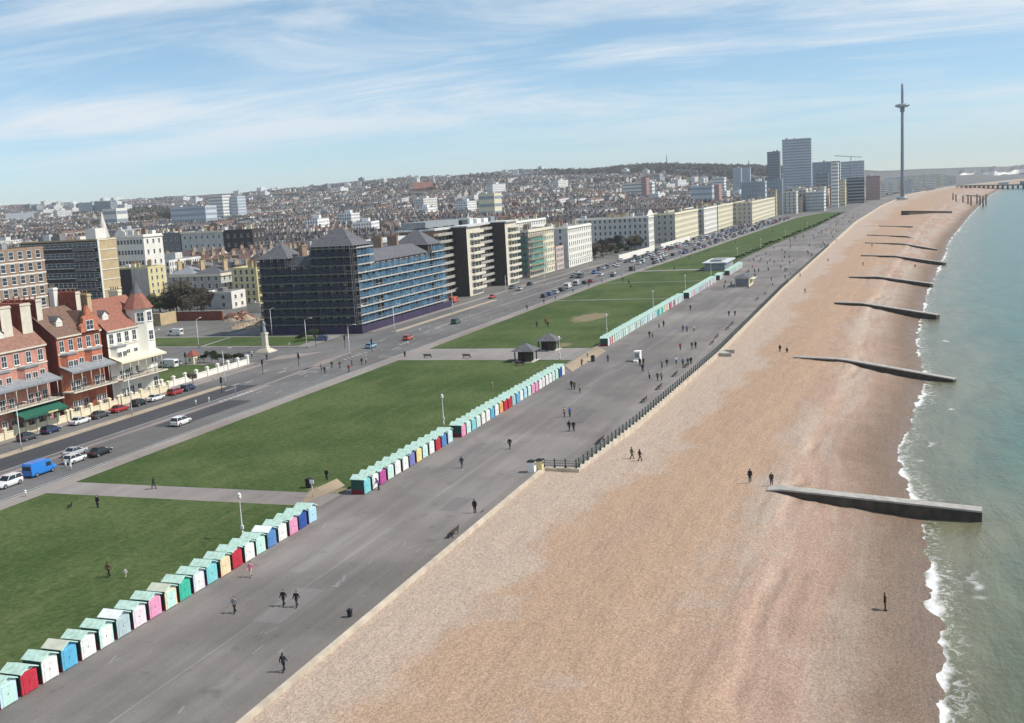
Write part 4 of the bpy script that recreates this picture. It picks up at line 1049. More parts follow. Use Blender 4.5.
tall('second grey office block right of the ribbon glass offices', 763, 782, 180, 1240, 'glass grey', 'glass grey', floors=9)
tall('ornate white seafront hotel with many gables', 787, 799, 188, 1330, 'cream render', 'pale grey render', floors=8, dx=30)
tall('pale modern block in front of the white stepped flats', 806, 824, 192, 1300, 'white render', 'pale grey render', floors=6, dx=34)
tall('yellow narrow hotel front to the right of the stepped flats', 840, 845, 180, 1480, 'yellow render', 'yellow render', floors=9, dx=30)
tall('dark gabled hotel on the seafront between yellow and red hotels', 847, 864, 178, 1600, 'dark brick', 'dark brick', floors=8, dx=30)
tall('large red brick seafront hotel near the observation tower', 866, 880, 176.5, 1750, 'red brick', 'red brick', floors=8, dx=40, bands='white render')
tall('white exchange block between the red hotel and the tower', 880, 886, 186, 1900, 'white render', 'white render', floors=5, dx=20)
for i, (a, b, y, X, mt) in enumerate([(733, 741, 168, 2100, 'concrete blue'), (742, 750, 168, 2150, 'concrete blue')]):
    tall(['left', 'right'][i]+' one of the twin grey tower blocks before the wooded hill', a, b, y, X, mt, floors=15)
for i, (a, b, y, X, mt, fl, lb) in enumerate([(78, 92, 203, 2050, 'concrete blue', 9, 'left grey tower block above the trees on the left skyline'), (94, 110, 202, 2050, 'dark slab', 9, 'darker tower block right of another on the left skyline'),
        (208, 222, 196, 1500, 'white render', 9, 'pale tower flats standing high above the left terraces'), (224, 237, 197, 1520, 'concrete blue', 9, 'blue tower flats standing high above the left terraces'), (170, 205, 207, 1150, 'concrete blue', 5, 'long low slab of flats below the wooded left hill'),
        (102, 116, 209, 1300, 'white render', 3, 'small white flat topped building among the left hill trees'), (622, 652, 183, 1900, 'white render', 5, 'broad white store building in the middle of the town'), (641, 646, 178, 1850, 'red brick', 10, 'slender red brick tower in the middle of the town'),
        (714, 719, 185, 1500, 'pink brick', 9, 'narrow pinkish tower before the wooded hill'), (712, 724, 178, 1900, 'white render', 8, 'white stepped block below the wooded hill'), (690, 712, 186, 1600, 'concrete blue', 4, 'wide grey block in the town right of centre'), (478, 494, 194, 1150, 'cream render', 4, 'cream stone building rising from the town rooftops left of centre'),
        (888, 893, 182, 2000, 'white render', 7, 'white seafront block left of the observation tower'), (905, 912, 180, 2200, 'concrete blue', 8, 'grey seafront block just right of the observation tower'), (914, 921, 181, 2250, 'white render', 7, 'white seafront block right of the observation tower'), (926, 936, 178, 2500, 'white render', 7, 'farthest white flats along the seafront before the pier')]):
    tall(lb, a, b, y, X, mt, floors=fl, dx=24)
# white gabled terrace and long shaded terrace on the left
X = 420; ya, zt_ = atX(143, 236, X); yb, _ = atX(115, 236, X)
t = block('white ornate terrace with a curved gable behind the buff end wall', X, ya, X+14, yb, zt_, 'white render', 'white render', 0, 6, 3, 8, 1.2, 1.9, None, cornice='white render', chim=4, name='terrace')
g_ = MB()
pr = [(-3, 0), (3, 0), (2.6, 1.8), (1.2, 2.6), (.7, 4), (-.7, 4), (-1.2, 2.6), (-2.6, 1.8)]
g_.face([(-.1, (yb-ya)*.8-u, zt_+.6+v) for u, v in reversed(pr)]); g_.face([(.4, (yb-ya)*.8-u, zt_+.6+v) for u, v in pr])
for (a, b), (c, d) in zip(pr, pr[1:]+pr[:1]): g_.face([(-.1, (yb-ya)*.8-a, zt_+.6+b), (-.1, (yb-ya)*.8-c, zt_+.6+d), (.4, (yb-ya)*.8-c, zt_+.6+d), (.4, (yb-ya)*.8-a, zt_+.6+b)])
g_.build('gable', 'white render', t)
X = 560; ya, zt_ = atX(252, 230, X); yb, _ = atX(145, 231, X)
for i, (f0, f1, mt, lb) in enumerate([(0, .26, 'dark brick', 'dark end of the long shaded terrace in the left town'), (.27, .66, 'pale grey render', 'long blue grey shaded terrace with rows of windows in the left town'), (.67, 1, 'grey brick', 'brownish left part of the long shaded terrace')]):
    block(lb, X, ya+(yb-ya)*f0, X+14, ya+(yb-ya)*f1, zt_, mt, mt, 0, 5, 3, int((yb-ya)*(f1-f0)/4), 1.2, 1.8, chim=6, name='terrace', cornice='stone trim' if i == 1 else None)

# --- tall observation tower, pier, pier ruin, masts, chalk cliffs
b0 = G(902.3, 199.5, 0)
t = thing('observation_tower', 'very tall thin observation tower with a doughnut pod above the beach', 'tower', (b0.x, b0.y, 0))
M('tower steel', (.20, .23, .27), .45, .1, .05, metal=.3)
m = MB(); zs = [0, 30, 60, 90, 120, 150, 163]
m.lathe([(2.6-.006*z, z) for z in zs]+[(.4, 164)], (0, 0), 18); m.build('shaft', 'tower steel', t)
m = MB(); m.lathe([(2.7, 130.2), (6.5, 130.4), (9.6, 132), (10.3, 133.2), (9.6, 134.4), (6.5, 135.6), (2.7, 136)], (0, 0), 28); m.build('pod', 'glass grey', t)
m = MB(); m.lathe([(2.9, 124), (3.3, 130.2)], (0, 0), 18); m.build('pod_hoist', 'tower steel', t)
m = MB(); m.lathe([(8, 0), (8, 3), (5, 4)], (0, 0), 20); m.build('boarding_hall', 'glass grey', t)
pa, pb = G(962, 187.5, 0), G(1075, 186, 0)
t = thing('pier', 'long pleasure pier on dark legs at the far right edge', 'pier', (0, 0, 0))
d = (pb-pa).normalized(); s = Vector((-d.y, d.x, 0))*12; L = (pb-pa).length
m = MB(); q = [pa+s, pa-s, pb-s, pb+s]; m.prism([(v.x, v.y) for v in q][::1], 3.0, 4.4); m.build('deck', 'dark concrete', t)
m = MB()
for i in range(int(L/22)):
    for k in (-.9, 0, .9):
        p = pa+d*(i*22)+s*k; m.tube((p.x, p.y, -7), (p.x, p.y, 3.2), .9, n=6)
m.build('legs', 'black iron', t)
for f, w_, h_, mt in ((.42, 40, 5, 'concrete blue'), (.62, 60, 6, 'dark slab'), (.85, 70, 6, 'concrete blue')):
    p = pa+d*(L*f); MB().box(p.x-w_/3, p.y-8, 4.4, p.x+w_/3, p.y+8, 4.4+h_).build('pavilion', mt, t)
t = thing('pier_ruin', 'scattered iron pillars of a ruined pier on the beach below the tower', 'ruin', (0, 0, 0))
for px, py in ((953, 199), (956, 200), (963, 200.5), (968, 202), (971, 203), (977, 201), (980, 202), (983, 203.5), (986, 201)):
    p = G(px, py+2, -2); q = MB(); q.tube((p.x, p.y, -6), (p.x, p.y, random.uniform(6, 9)), .8, n=6); q.build('pillar', 'black iron', t)
p, q_ = G(966, 201, -2), G(980, 203, -2); m = MB(); m.tube((p.x, p.y, 5), (q_.x, q_.y, 6), .6, n=6); m.build('beam', 'black iron', t)
def mast(px, yt, lb, depth):
    d = ray(px, 170); k = depth/math.hypot(d.x, d.y); x, y = d.x*k, d.y*k; g = T(x, y); zt_ = CAM_H+ray(px, yt).z*k
    t = thing('radio_mast', lb, 'mast', (x, y, g)); h = zt_-g; m = MB()
    for a in range(3): m.tube((2.5*math.cos(a*2.1), 2.5*math.sin(a*2.1), 0), (0, 0, h), .9, .35, n=5)
    for k in range(1, 9): r_ = 2.5*(1-k/9); m.tube((r_, 0, h*k/9), (-r_*.5, r_*.86, h*k/9), .3, n=4)
    m.build('lattice', 'dark slab', t)
mast(667, 154, 'tall radio mast on the crest of the wooded hill', 3700); mast(749, 159, 'smaller mast on the hill left of the dark tower', 3700)
t = thing('tower_crane', 'thin construction crane standing among the seafront hotels', 'crane', (1900, atX(851, 170, 1900)[0], 0)); zc = atX(851, 156, 1900)[1]
m = MB(); m.tube((0, 0, 0), (0, 0, zc), .9, n=4); m.build('crane_mast', 'dark slab', t); m = MB(); m.tube((0, -18, zc-3), (0, 26, zc+2), .7, n=4); m.build('jib', 'dark slab', t)
m = MB()
def pol(px, dep):
    d = CF.xy*dep+Vector((_r0.x, _r0.y))*((px-512)/FPX*dep); return d.x, d.y
row_ = []
for i in range(60):
    px = 930+i*3; dep = 4300+120*math.sin(i*.5); row_.append((pol(px, dep), pol(px+.5, dep+60), pol(px+1, dep+700), 7+3*math.sin(i*1.1), 17+.12*i+4*math.sin(i*.7)+2.5*math.sin(i*1.9)))
for A, B in zip(row_, row_[1:]):
    m.face([(*A[0], -6), (*B[0], -6), (*B[0], B[3]), (*A[0], A[3])], 1); m.face([(*A[0], A[3]), (*B[0], B[3]), (*B[1], B[4]), (*A[1], A[4])]); m.face([(*A[1], A[4]), (*B[1], B[4]), (*B[2], B[4]+18), (*A[2], A[4]+18)], 1)
struct(m.build('cliffs', ['chalk', 'town ground']))

sbr = random.Random(14)
x = 1252
while x < 1950:
    L = sbr.uniform(20, 40); mt, sd_, nm = sbr.choice([('white render', 'white render', 'white'), ('cream render', 'shade render', 'cream'), ('dark brick', 'brown brick', 'dark brown'), ('red brick', 'red brick', 'red brick'), ('pale grey render', 'concrete blue', 'grey'), ('white render', 'pale grey render', 'white'), ('cream render', 'cream render', 'cream')]); y = ln(x)+33; hh = sbr.uniform(15, 27)
    block('far %s hotel front in the seafront row before the observation tower' % nm, x, y, x+L, y+sbr.uniform(14, 24), hh, mt, sd_, 0, max(3, int(hh/3.3)), int(L/4), 4, 1.6, 1.9, clutter=2, chim=2, group='far seafront hotel fronts before the tower', name='hotel_building')
    x += L+sbr.choice([1, 1, 2, 10])
for i in range(30):
    x = 1960+i*40+sbr.uniform(-12, 12); y = ln(x)+34; hh = sbr.uniform(13, 30)
    block('distant %s seafront block beyond the red hotel towards the pier' % ['white', 'cream', 'grey'][i % 3], x, y, x+sbr.uniform(22, 40), y+sbr.uniform(16, 30), hh, ['white render', 'cream render', 'concrete blue'][i % 3], ['white render', 'cream render', 'white render'][i % 3], 0, max(3, int(hh/3.2)), 1, 1, ribbon=True, clutter=1, group='distant seafront blocks near the pier')
# ------------------------------------------------------------------ the town behind the seafront
def free(x, y, r=7):
    for a, b, c, d in EXCL:
        if a-r < x < c+r and b-r < y < d+r: return False
    if 190 < x < 292 and y < 420: return False            # the avenue and its lawns
    if 285 < x < 362 and y < 246: return False            # demolition site
    if 285 < x < 383 and y < 300 and y > 240: return False  # villa gardens
    if 383 <= x < 398 and 300 < y < 340: return False
    if 584 < x < 690 and y < 214: return False            # garden square
    if y < front(x)+24: return False
    return True
WALLC = [(.56,.52,.44),(.68,.66,.61),(.56,.51,.40),(.76,.75,.73),(.27,.23,.19),(.24,.14,.11),(.38,.34,.29),(.58,.55,.49),(.34,.34,.34),(.20,.165,.14)]
ROOFC = [(.045,.047,.058),(.06,.062,.074),(.075,.07,.073),(.115,.08,.07),(.065,.065,.072),(.16,.095,.08),(.14,.14,.15)]
cells = []
rnd = random.Random(77)
cxs, cys = 64, 84
X = 180
houses = []
while X < 4300:
    Y = 150
    while Y < 4000:
        f = (X+30)*CF.x+(Y+40)*CF.y; lat = (X+30)*_r0.x+(Y+40)*_r0.y; px = 512+FPX*lat/f if f > 50 else -999
        if f > 2700 and 560 < px < 800 and rnd.random() < sm(2700, 3100, f): Y += cys; continue
        if 1700 < f < 2700 and 95 < px < 185 and rnd.random() < .8: Y += cys; continue
        if f < 4200 and -60-2500/max(f,1)*20 < px < 1060:
            alongx = rnd.random() < .42; rot = rnd.uniform(-.12, .12) + (.25*math.sin(X*.002+Y*.0013) if f > 700 else 0)
            far = f > 1500
            if rnd.random() < (.93 if not far else .84):
                ca, sa = math.cos(rot), math.sin(rot); big = rnd.choice([8.5, 10, 11.5, 13]) if f < 1300 else rnd.uniform(6.5, 11); st = rnd.random(); rowc = rnd.choice(WALLC+([WALLC[3]]*5+[WALLC[1]]*3 if alongx else [WALLC[4], WALLC[9], WALLC[3], WALLC[1]]))
                rows = ((9, 0), (36, 1), (58, 0)) if alongx else ((6, 1), (38, 0), (56, 1))
                if f > 520 and rnd.random() < .10 and free(X+30, Y+30, 24):
                    houses.append((f, X+30, Y+30, rot, rnd.uniform(15, 24), rnd.choice([WALLC[3], WALLC[3], WALLC[1], WALLC[8]]), ROOFC[6], 3)); continue
                for off, flip in rows[:2 if rnd.random() < .3 else 3]:
                    n = int((cxs-4)/6.2) if alongx else int((cys-12)/6.2)
                    rc = rowc if rnd.random() < .6 else rnd.choice(WALLC); rr = rnd.choice(ROOFC); hh = big+rnd.uniform(-1.2, 1.2)
                    for i in range(n):
                        u = 4+6.2*i
                        lx, ly = (u+3, off+4) if alongx else (off+4, u+6)
                        x, y = X+(lx-32)*ca-(ly-42)*sa+32, Y+(lx-32)*sa+(ly-42)*ca+42
                        if rnd.random() < .05 or (far and rnd.random() < .22): continue
                        if not free(x, y): continue
                        ff = x*CF.x+y*CF.y
                        houses.append((ff, x, y, rot+(0 if alongx else math.pi/2), hh+rnd.uniform(-.3, .3), rc if rnd.random() < .75 else rnd.choice(WALLC), rr if rnd.random() < .8 else rnd.choice(ROOFC), rnd.choice([0, 0, 0, 1, 2])))
        Y += cys
    X += cxs
houses.sort(key=lambda h: h[0])
def house_geo(mb, wd, d, h, kind, r_, chim=True):
    """adds walls (0), roof (1), chimneys (2) to three builders"""
    wl_, rf_, ch_ = mb
    wl_.box(-wd/2, -d/2, -5, wd/2, d/2, h, bottom=False)
    if kind == 0: rf_.gable(-wd/2, -d/2, wd/2, d/2, h, 2.9, 'x', .0 if True else .2, 0, None, .15); wl_.face([(-wd/2, d/2, h), (-wd/2, -d/2, h), (-wd/2, 0, h+2.9)]); wl_.face([(wd/2, -d/2, h), (wd/2, d/2, h), (wd/2, 0, h+2.9)])
    elif kind == 1: rf_.hip(-wd/2, -d/2, wd/2, d/2, h, 2.6, .25)
    else:
        rf_.hip(-wd/2, -d/2, wd/2, d/2, h, 1.9, .05, 0, 2.6)
    if chim:
        ch_.box(-wd/2-.05, -1.6, h-1, -wd/2+.75, 1.6, h+4.1); ch_.box(-wd/2-.12, -1.7, h+3.7, -wd/2+.82, 1.7, h+3.95)
        for i in range(4): ch_.lathe([(.17, h+4.1), (.14, h+4.8)], (-wd/2+.35, -1.2+.8*i), 5, 1)
PROTO = {}
NWALL = [M('town wall %d' % i, c, .85, .14, .4) for i, c in enumerate(WALLC)]; NROOF = [M('town roof %d' % i, c, .75, .22, 1.0) for i, c in enumerate(ROOFC)]
WN = ['buff', 'off white', 'yellowish', 'white', 'brown', 'red brick', 'tan', 'pale cream', 'grey', 'dark brown']; RN = ['dark slate', 'slate', 'brownish slate', 'brown tiled', 'grey slate', 'red tiled', 'light slate']
def house_proto(hh, kind):
    k = (round(hh), kind)
    if k in PROTO: return PROTO[k]
    t = bpy.data.objects.new('terraced_house', None); col.objects.link(t)
    a, b, c = MB(), MB(), MB(); house_geo((a, b, c), 6.2, 11, k[0], kind, rnd)
    a.build('wall', 'town wall 0', t); b.build('roof', 'town roof 0', t); c.build('chimney', ['chimney brick', 'chimney pots'], t)
    sp = []; nf = max(2, int(k[0]/3.1))
    for f in range(nf):
        for x in (-1.6, 1.5): sp += [(x, -5.5, .9+f*(k[0]/nf), 'S'), (-x, 5.5, .9+f*(k[0]/nf), 'N')]
    fm, pm = win_meshes(1.1, 1.7, 1)
    for x, y, z, s in sp:
        o = put('window', fm, t, (x, y, z), RZ[s]); put('pane', pm, o)
    remember(t); PROTO[k] = t; t['used'] = 0
    return t
vis = [h for h in houses if h[7] != 3 and h[0] < 900 and -15 < P(h[1], h[2], T(h[1], h[2])+h[4])[0] < 1040]
N_IND = 285
ind = vis[:N_IND]; ind_set = set(id(h) for h in ind)
used = set()
for h in ind:
    ff, x, y, rz, hh, wc, rc, kind = h
    p = house_proto(hh, kind)
    if p.name in used: t = copy_tree(p)
    else: t = p; used.add(p.name)
    t.location = (x, y, T(x, y)); t.rotation_euler = (0, 0, rz)
    wi, ri = WALLC.index(wc), ROOFC.index(rc)
    tag(t, '%s walled terraced house with %s roof among the packed streets behind the seafront' % (WN[wi], RN[ri]), 'house', 'terraced houses in the streets behind the seafront')
for t in [o for o in col.objects if o.name.startswith('terraced_house')]:
    if 'used' in t: del t['used']
    wi = WN.index(t['label'].split(' walled')[0]); ri = RN.index(t['label'].split('with ')[1].split(' roof')[0])
    t['_c'] = [wi, ri]
byroot = {}
for o in col.objects:
    if o.parent is not None and '_c' in o.parent:
        if o.name.startswith('wall'): recolor(o, 0, NWALL[o.parent['_c'][0]])
        elif o.name.startswith('roof'): recolor(o, 0, NROOF[o.parent['_c'][1]])
for t in [o for o in col.objects if '_c' in o]: del t['_c']
# the rest of the town: one object
V, F, UV, C = [], [], [], []
nv = 0
def addq(pts, uv, c):
    global nv
    V.extend(pts); F.append(tuple(range(nv, nv+len(pts)))); UV.extend(uv); C.extend([c]*len(pts)); nv += len(pts)
NO = [(0, -9)]*4
for h in houses:
    if id(h) in ind_set: continue
    ff, x, y, rz, hh, wc, rc, kind = h
    z0 = T(x, y); ca, sa = math.cos(rz), math.sin(rz); wd, d = 6.25, 10.5
    if ff > 1500: wd, d = 7.6, 11
    if kind == 3: wd, d = rnd.uniform(26, 44), rnd.uniform(12, 17)
    def w_(a, b, z): return (x+a*ca-b*sa, y+a*sa+b*ca, z0+z)
    j = rnd.uniform(.88, 1.12); wcol = (*[v*j for v in wc], 1); rcol = (*[v*j for v in rc], 1)
    cs_ = [(-wd/2, -d/2), (wd/2, -d/2), (wd/2, d/2), (-wd/2, d/2)]
    for i in range(4):
        a, b = cs_[i], cs_[(i+1) % 4]; L = math.hypot(b[0]-a[0], b[1]-a[1]); L = max(2.3, 2.3*round(L/2.3))
        addq([w_(*a, -4), w_(*b, -4), w_(*b, hh), w_(*a, hh)], [(0, -3), (L, -3), (L, hh), (0, hh)], wcol)
    r_ = 2.7
    if kind == 3:
        addq([w_(*v, hh) for v in cs_], NO, rcol)
        q = [(-3, -3), (4, -3), (4, 3), (-3, 3)]
        for i in range(4): addq([w_(*q[i], hh), w_(*q[(i+1) % 4], hh), w_(*q[(i+1) % 4], hh+3), w_(*q[i], hh+3)], NO, wcol)
        addq([w_(*v, hh+3) for v in q], NO, rcol); continue
    if kind != 1:
        addq([w_(-wd/2, -d/2-.2, hh-.1), w_(wd/2, -d/2-.2, hh-.1), w_(wd/2, 0, hh+r_), w_(-wd/2, 0, hh+r_)], NO, rcol); addq([w_(wd/2, d/2+.2, hh-.1), w_(-wd/2, d/2+.2, hh-.1), w_(-wd/2, 0, hh+r_), w_(wd/2, 0, hh+r_)], NO, rcol)
        addq([w_(-wd/2, d/2, hh), w_(-wd/2, -d/2, hh), w_(-wd/2, 0, hh+r_)], NO[:3], wcol); addq([w_(wd/2, -d/2, hh), w_(wd/2, d/2, hh), w_(wd/2, 0, hh+r_)], NO[:3], wcol)
    else:
        for i in range(4):
            a, b = cs_[i], cs_[(i+1) % 4]; addq([w_(*a, hh), w_(*b, hh), w_(b[0]*.1, b[1]*.3, hh+r_), w_(a[0]*.1, a[1]*.3, hh+r_)], NO, rcol)
    if ff < 2600:
        ccol = rnd.choice([(.30, .26, .21, 1), (.50, .48, .44, 1), (.20, .14, .11, 1), (.26, .21, .17, 1), (.13, .11, .10, 1), (.13, .11, .10, 1)])
        for a0, a1, b0_, b1_ in ((-wd/2-.05, -wd/2+.8, -1.5, 1.3),) + (((wd/2-.7, wd/2, 1.6, 3.6),) if ff < 1200 else ()):
            q = [(a0, b0_), (a1, b0_), (a1, b1_), (a0, b1_)]
            for i in range(4): addq([w_(*q[i], hh), w_(*q[(i+1) % 4], hh), w_(*q[(i+1) % 4], hh+4.2), w_(*q[i], hh+4.2)], NO, ccol)
            addq([w_(*v, hh+4.2) for v in q], NO, (.24, .15, .11, 1))
    if ff < 1300 and rnd.random() < .5:      # rear addition
        for k_ in (0,):
            q = [(-wd/2, d/2), (-wd/2+3, d/2), (-wd/2+3, d/2+5), (-wd/2, d/2+5)]
            for i in range(4): addq([w_(*q[i], -3), w_(*q[(i+1) % 4], -3), w_(*q[(i+1) % 4], hh*.7), w_(*q[i], hh*.7)], [(0, -3), (2.3, -3), (2.3, hh*.7), (0, hh*.7)], wcol)
            addq([w_(*v, hh*.7) for v in q], NO, rcol)
me = bpy.data.meshes.new('town'); me.from_pydata(V, [], F); me.materials.append(MATS['town houses'])
ul = me.uv_layers.new(name='UVMap'); ul.data.foreach_set('uv', np.array(UV, dtype=np.float32).ravel())
ca_ = me.color_attributes.new('Col', 'FLOAT_COLOR', 'CORNER'); ca_.data.foreach_set('color', np.array(C, dtype=np.float32).ravel()); me.update()
stuff(put('town_houses', me))
print('houses', len(houses), 'vis', len(vis), 'faces', len(F))

# ------------------------------------------------------------------ trees
def clump(mb, c, r, n, leaf, mi=0, r_=random, flat=.75):
    for _ in range(n):
        while True:
            p = Vector((r_.uniform(-1, 1), r_.uniform(-1, 1), r_.uniform(-1, 1)))
            if p.length < 1: break
        p = p.normalized()*(p.length**.45)
        q = Vector(c)+Vector((p.x*r, p.y*r, p.z*r*flat))
        u = Vector((r_.gauss(0, 1), r_.gauss(0, 1), r_.gauss(0, 1))).normalized(); v = u.orthogonal().normalized(); s = leaf*r_.uniform(.6, 1.4)
        mb.face([q-u*s, q+v*s*.5, q+u*s, q-v*s*.5], mi)
def tree_proto(h, r, mat, n, leaf, seed, bare=False):
    q = random.Random(seed); t = bpy.data.objects.new('tree', None); col.objects.link(t); tr, cr = MB(), MB()
    tr.tube((0, 0, -.3), (0, 0, h*.38), h*.03, h*.02, 8)
    for i in range(9):
        a = q.uniform(0, 6.28); z = h*q.uniform(.28, .5); b = Vector((math.cos(a)*r*q.uniform(.3, .75), math.sin(a)*r*q.uniform(.3, .75), h*q.uniform(.6, .92)))
        tr.tube((0, 0, z), b, h*.014, h*.004, 5); clump(cr, b, r*q.uniform(.34, .5), n//9, leaf, 0, q)
        for k in range(3):
            e = b+Vector((q.uniform(-1, 1), q.uniform(-1, 1), q.uniform(-.1, 1)))*r*.4; tr.tube(b*.8+Vector((0, 0, z*.2)), e, h*.006, h*.002, 4)
    tr.build('trunk', 'trunk bark', t); cr.build('crown', mat, t); remember(t); return t
TP = {'bare': [tree_proto(9, 4.2, 'twigs', 1700, .30, 1), tree_proto(11, 5, 'twigs', 1900, .32, 2)], 'green': [tree_proto(6, 3.2, 'evergreen leaves', 1300, .30, 3), tree_proto(5, 3, 'olive leaves', 1100, .3, 4)]}
tused = set()
def tree(kind, x, y, s, label, group=None, cat='tree', name='tree'):
    p = random.choice(TP[kind]) if name != 'shrub' else TP[kind][0]
    if p.name in tused: t = copy_tree(p)
    else: t = p; tused.add(p.name)
    if name != 'tree' and t is not p: t.name = name
    t.location = (x, y, T(x, y)); t.rotation_euler = (0, 0, random.uniform(0, 6.28)); t.scale = (s, s, s*random.uniform(.9, 1.1)); tag(t, label, cat, group); return t
random.seed(31)
for i in range(16):
    p = G(random.uniform(160, 208), random.uniform(311, 319)); tree('bare', p.x, p.y, random.uniform(.75, 1.1), 'leafless brown tree in front of the grey villa terrace', 'bare trees before the grey villas')
for i in range(5):
    p = G(140+i*7, 318); tree('green', p.x+14, p.y+8, random.uniform(.8, 1.2), 'dark evergreen tree below the yellow end house', 'evergreens below the yellow end house')
for i in range(44):
    x = random.uniform(592, 684); tree('bare' if random.random() < .65 else 'green', x, random.uniform(152, 171), random.uniform(.5, .9), 'low tree or tall shrub in the garden square beside the shaded terrace', 'trees and shrubs of the garden square')
for i, (px, py, s) in enumerate([(306, 341, .42), (314, 340, .5), (322, 340, .42), (300, 342, .35)]):
    p = G(px, py); t = tree('green', p.x, p.y, s, 'clipped round evergreen bush by the street lamp before the scaffolded block', 'bushes before the scaffolded block', 'bush', 'shrub')
for i, (px, py, s) in enumerate([(204, 363, .4), (212, 363, .5), (218, 364, .45), (226, 364, .45), (234, 363, .4), (240, 362, .38)]):
    p = G(px, py); tree('green', p.x, p.y, s, 'shrub in the hedge along the corner garden behind the pale balustrade', 'hedge shrubs of the corner garden', 'bush', 'shrub')
for i, x in enumerate(range(545, 1160, 11)):
    if random.random() < .85: t = tree('green', x+random.uniform(-2, 2), ls(x)+.6, random.uniform(.26, .42), 'low dark bush in the line along the far lawn and promenade edge', 'dark bushes along the far lawn edge', 'bush', 'shrub')
tree('bare', 205, 151.2, .3, 'small palm like shrub on the footway beside the long balustrade', None, 'bush', 'shrub')
for k in list(TP['bare'])+list(TP['green']):
    if k.name not in tused and 'label' not in k:
        for ch in kids(k): bpy.data.objects.remove(ch)
        bpy.data.objects.remove(k)
# woods on the hills and garden trees between the far houses: uncountable
def woods(name, pts, mat, rr, n=22, leaf=1.6):
    mb = MB(); q = random.Random(9)
    base = []
    for _ in range(5):
        m = MB()
        for k in range(4): clump(m, (q.uniform(-.7, .7), q.uniform(-.7, .7), q.uniform(.2, .9)), .75, n, .34, 0, q)
        base.append(m)
    Vn, Fn = [], []
    for x, y, s in pts:
        b = q.choice(base); k = len(Vn); z = T(x, y); a = q.uniform(0, 6.28); ca, sa = math.cos(a)*s, math.sin(a)*s
        Vn += [(x+v[0]*ca-v[1]*sa, y+v[0]*sa+v[1]*ca, z+v[2]*s) for v in b.v]; Fn += [tuple(k+i for i in f) for f in b.f]
    me = bpy.data.meshes.new(name); me.from_pydata(Vn, [], Fn); me.materials.append(MATS[mat]); stuff(put(name, me))
q = random.Random(3); wp, gp_ = [], []
def pol(px, dep): 
    d = CF.xy*dep+Vector((_r0.x, _r0.y))*((px-512)/FPX*dep); return d.x, d.y
for _ in range(3200):
    px = q.choice([q.uniform(95, 175), q.uniform(545, 800), q.uniform(560, 790), q.uniform(560, 790), q.uniform(380, 520), q.uniform(0, 380)]); dep = q.uniform(2900, 4000) if px > 545 else q.uniform(2400, 3900) if px > 200 else q.uniform(1600, 2800)
    if px < 95 and q.random() < .5: continue
    x, y = pol(px, dep); wp.append((x, y, q.uniform(6, 10)))
woods('hill_woods', wp, 'twigs', 10, 12)
for _ in range(900):
    px = q.uniform(-10, 900); dep = q.uniform(380, 2200); x, y = pol(px, dep)
    if not free(x, y, 2): continue
    gp_.append((x, y, q.uniform(3.5, 6.5)))
woods('garden_trees', gp_, 'twigs', 5, 16)
# ------------------------------------------------------------------ beach huts
HC = {'white': (.76,.76,.73), 'red': (.50,.035,.06), 'blue': (.12,.42,.62), 'mint': (.52,.74,.66), 'grey': (.42,.52,.54), 'pinkish white': (.76,.66,.70), 'pink': (.72,.32,.48), 'cream': (.76,.62,.40),
      'green': (.06,.46,.32), 'lilac': (.58,.62,.78), 'teal': (.22,.58,.60), 'deep blue': (.10,.24,.48), 'navy': (.04,.09,.33), 'light blue': (.42,.64,.74), 'magenta': (.48,.09,.30), 'purple': (.20,.20,.45), 'yellow': (.76,.65,.30), 'orange': (.70,.38,.15), 'pale blue': (.52,.68,.74), 'pale green': (.60,.76,.66)}
for k, c in HC.items(): M('hut '+k, c, .65, .13, 3)
M('hut roof mint', (.42,.58,.50), .8, .2, 2.2); M('hut roof white', (.72,.74,.72), .7, .08, 1.2); M('hut roof tan', (.50,.52,.42), .75, .12, 1.2)
M('hut side green', (.026,.085,.066), .7, .14, 1.5); M('hut plinth red', (.17,.02,.03), .7, .14, 2)
HW, HD, HH, HR = 1.88, 1.95, 2.0, .46
def hut_proto():
    t = bpy.data.objects.new('beach_hut', None); col.objects.link(t)
    m = MB(); m.box(0, .03, .62, HW, HD, HH, 0); m.face([(0, .03, HH), (HW, .03, HH), (HW/2, .03, HH+HR)], 1); m.face([(HW, HD, HH), (0, HD, HH), (HW/2, HD, HH+HR)], 0); m.build('wall', ['hut side green', 'hut white'], t)
    m = MB(); m.box(-.02, .05, 0, HW+.02, HD+.02, .62); m.build('plinth', 'hut plinth red', t)
    m = MB(); m.gable(0, -.12, HW, HD+.1, HH, HR, 'y', .05, 0, None, .05); m.build('roof', 'hut roof mint', t)
    m = MB(); m.box(.03, -.02, .06, HW-.03, .028, HH-.02); m.build('front', 'hut white', t)
    for s in (0, 1):
        m = MB(); a = .26+s*.665; m.box(a, -.055, .10, a+.645, -.022, 1.80)
        for k in range(1, 5): m.box(a+.645*k/5-.008, -.063, .12, a+.645*k/5+.008, -.0551, 1.78)
        d = m.build('door', 'hut white', t)
        if s == 0: MB().box(.84, -.11, .95, .87, -.065, 1.07).build('handle', 'black iron', d)
    for s in (-1, 1):
        m = MB(); a = (HW/2, -.20, HH+HR+.05); b = (HW/2+s*(HW/2+.07), -.20, HH+.0)
        q = [a, b, (b[0], b[1], b[2]-.09), (a[0], a[1], a[2]-.09)]; q = q if s > 0 else q[::-1]
        bk = [(x, y+.04, z) for x, y, z in q]; m.face(q[::-1]); m.face(bk)
        for i in range(4): j = (i+1) % 4; m.face([q[i], q[j], bk[j], bk[i]])
        m.build('barge_board', 'hut mint', t)
    remember(t); return t
HP = hut_proto(); hfirst = [True]
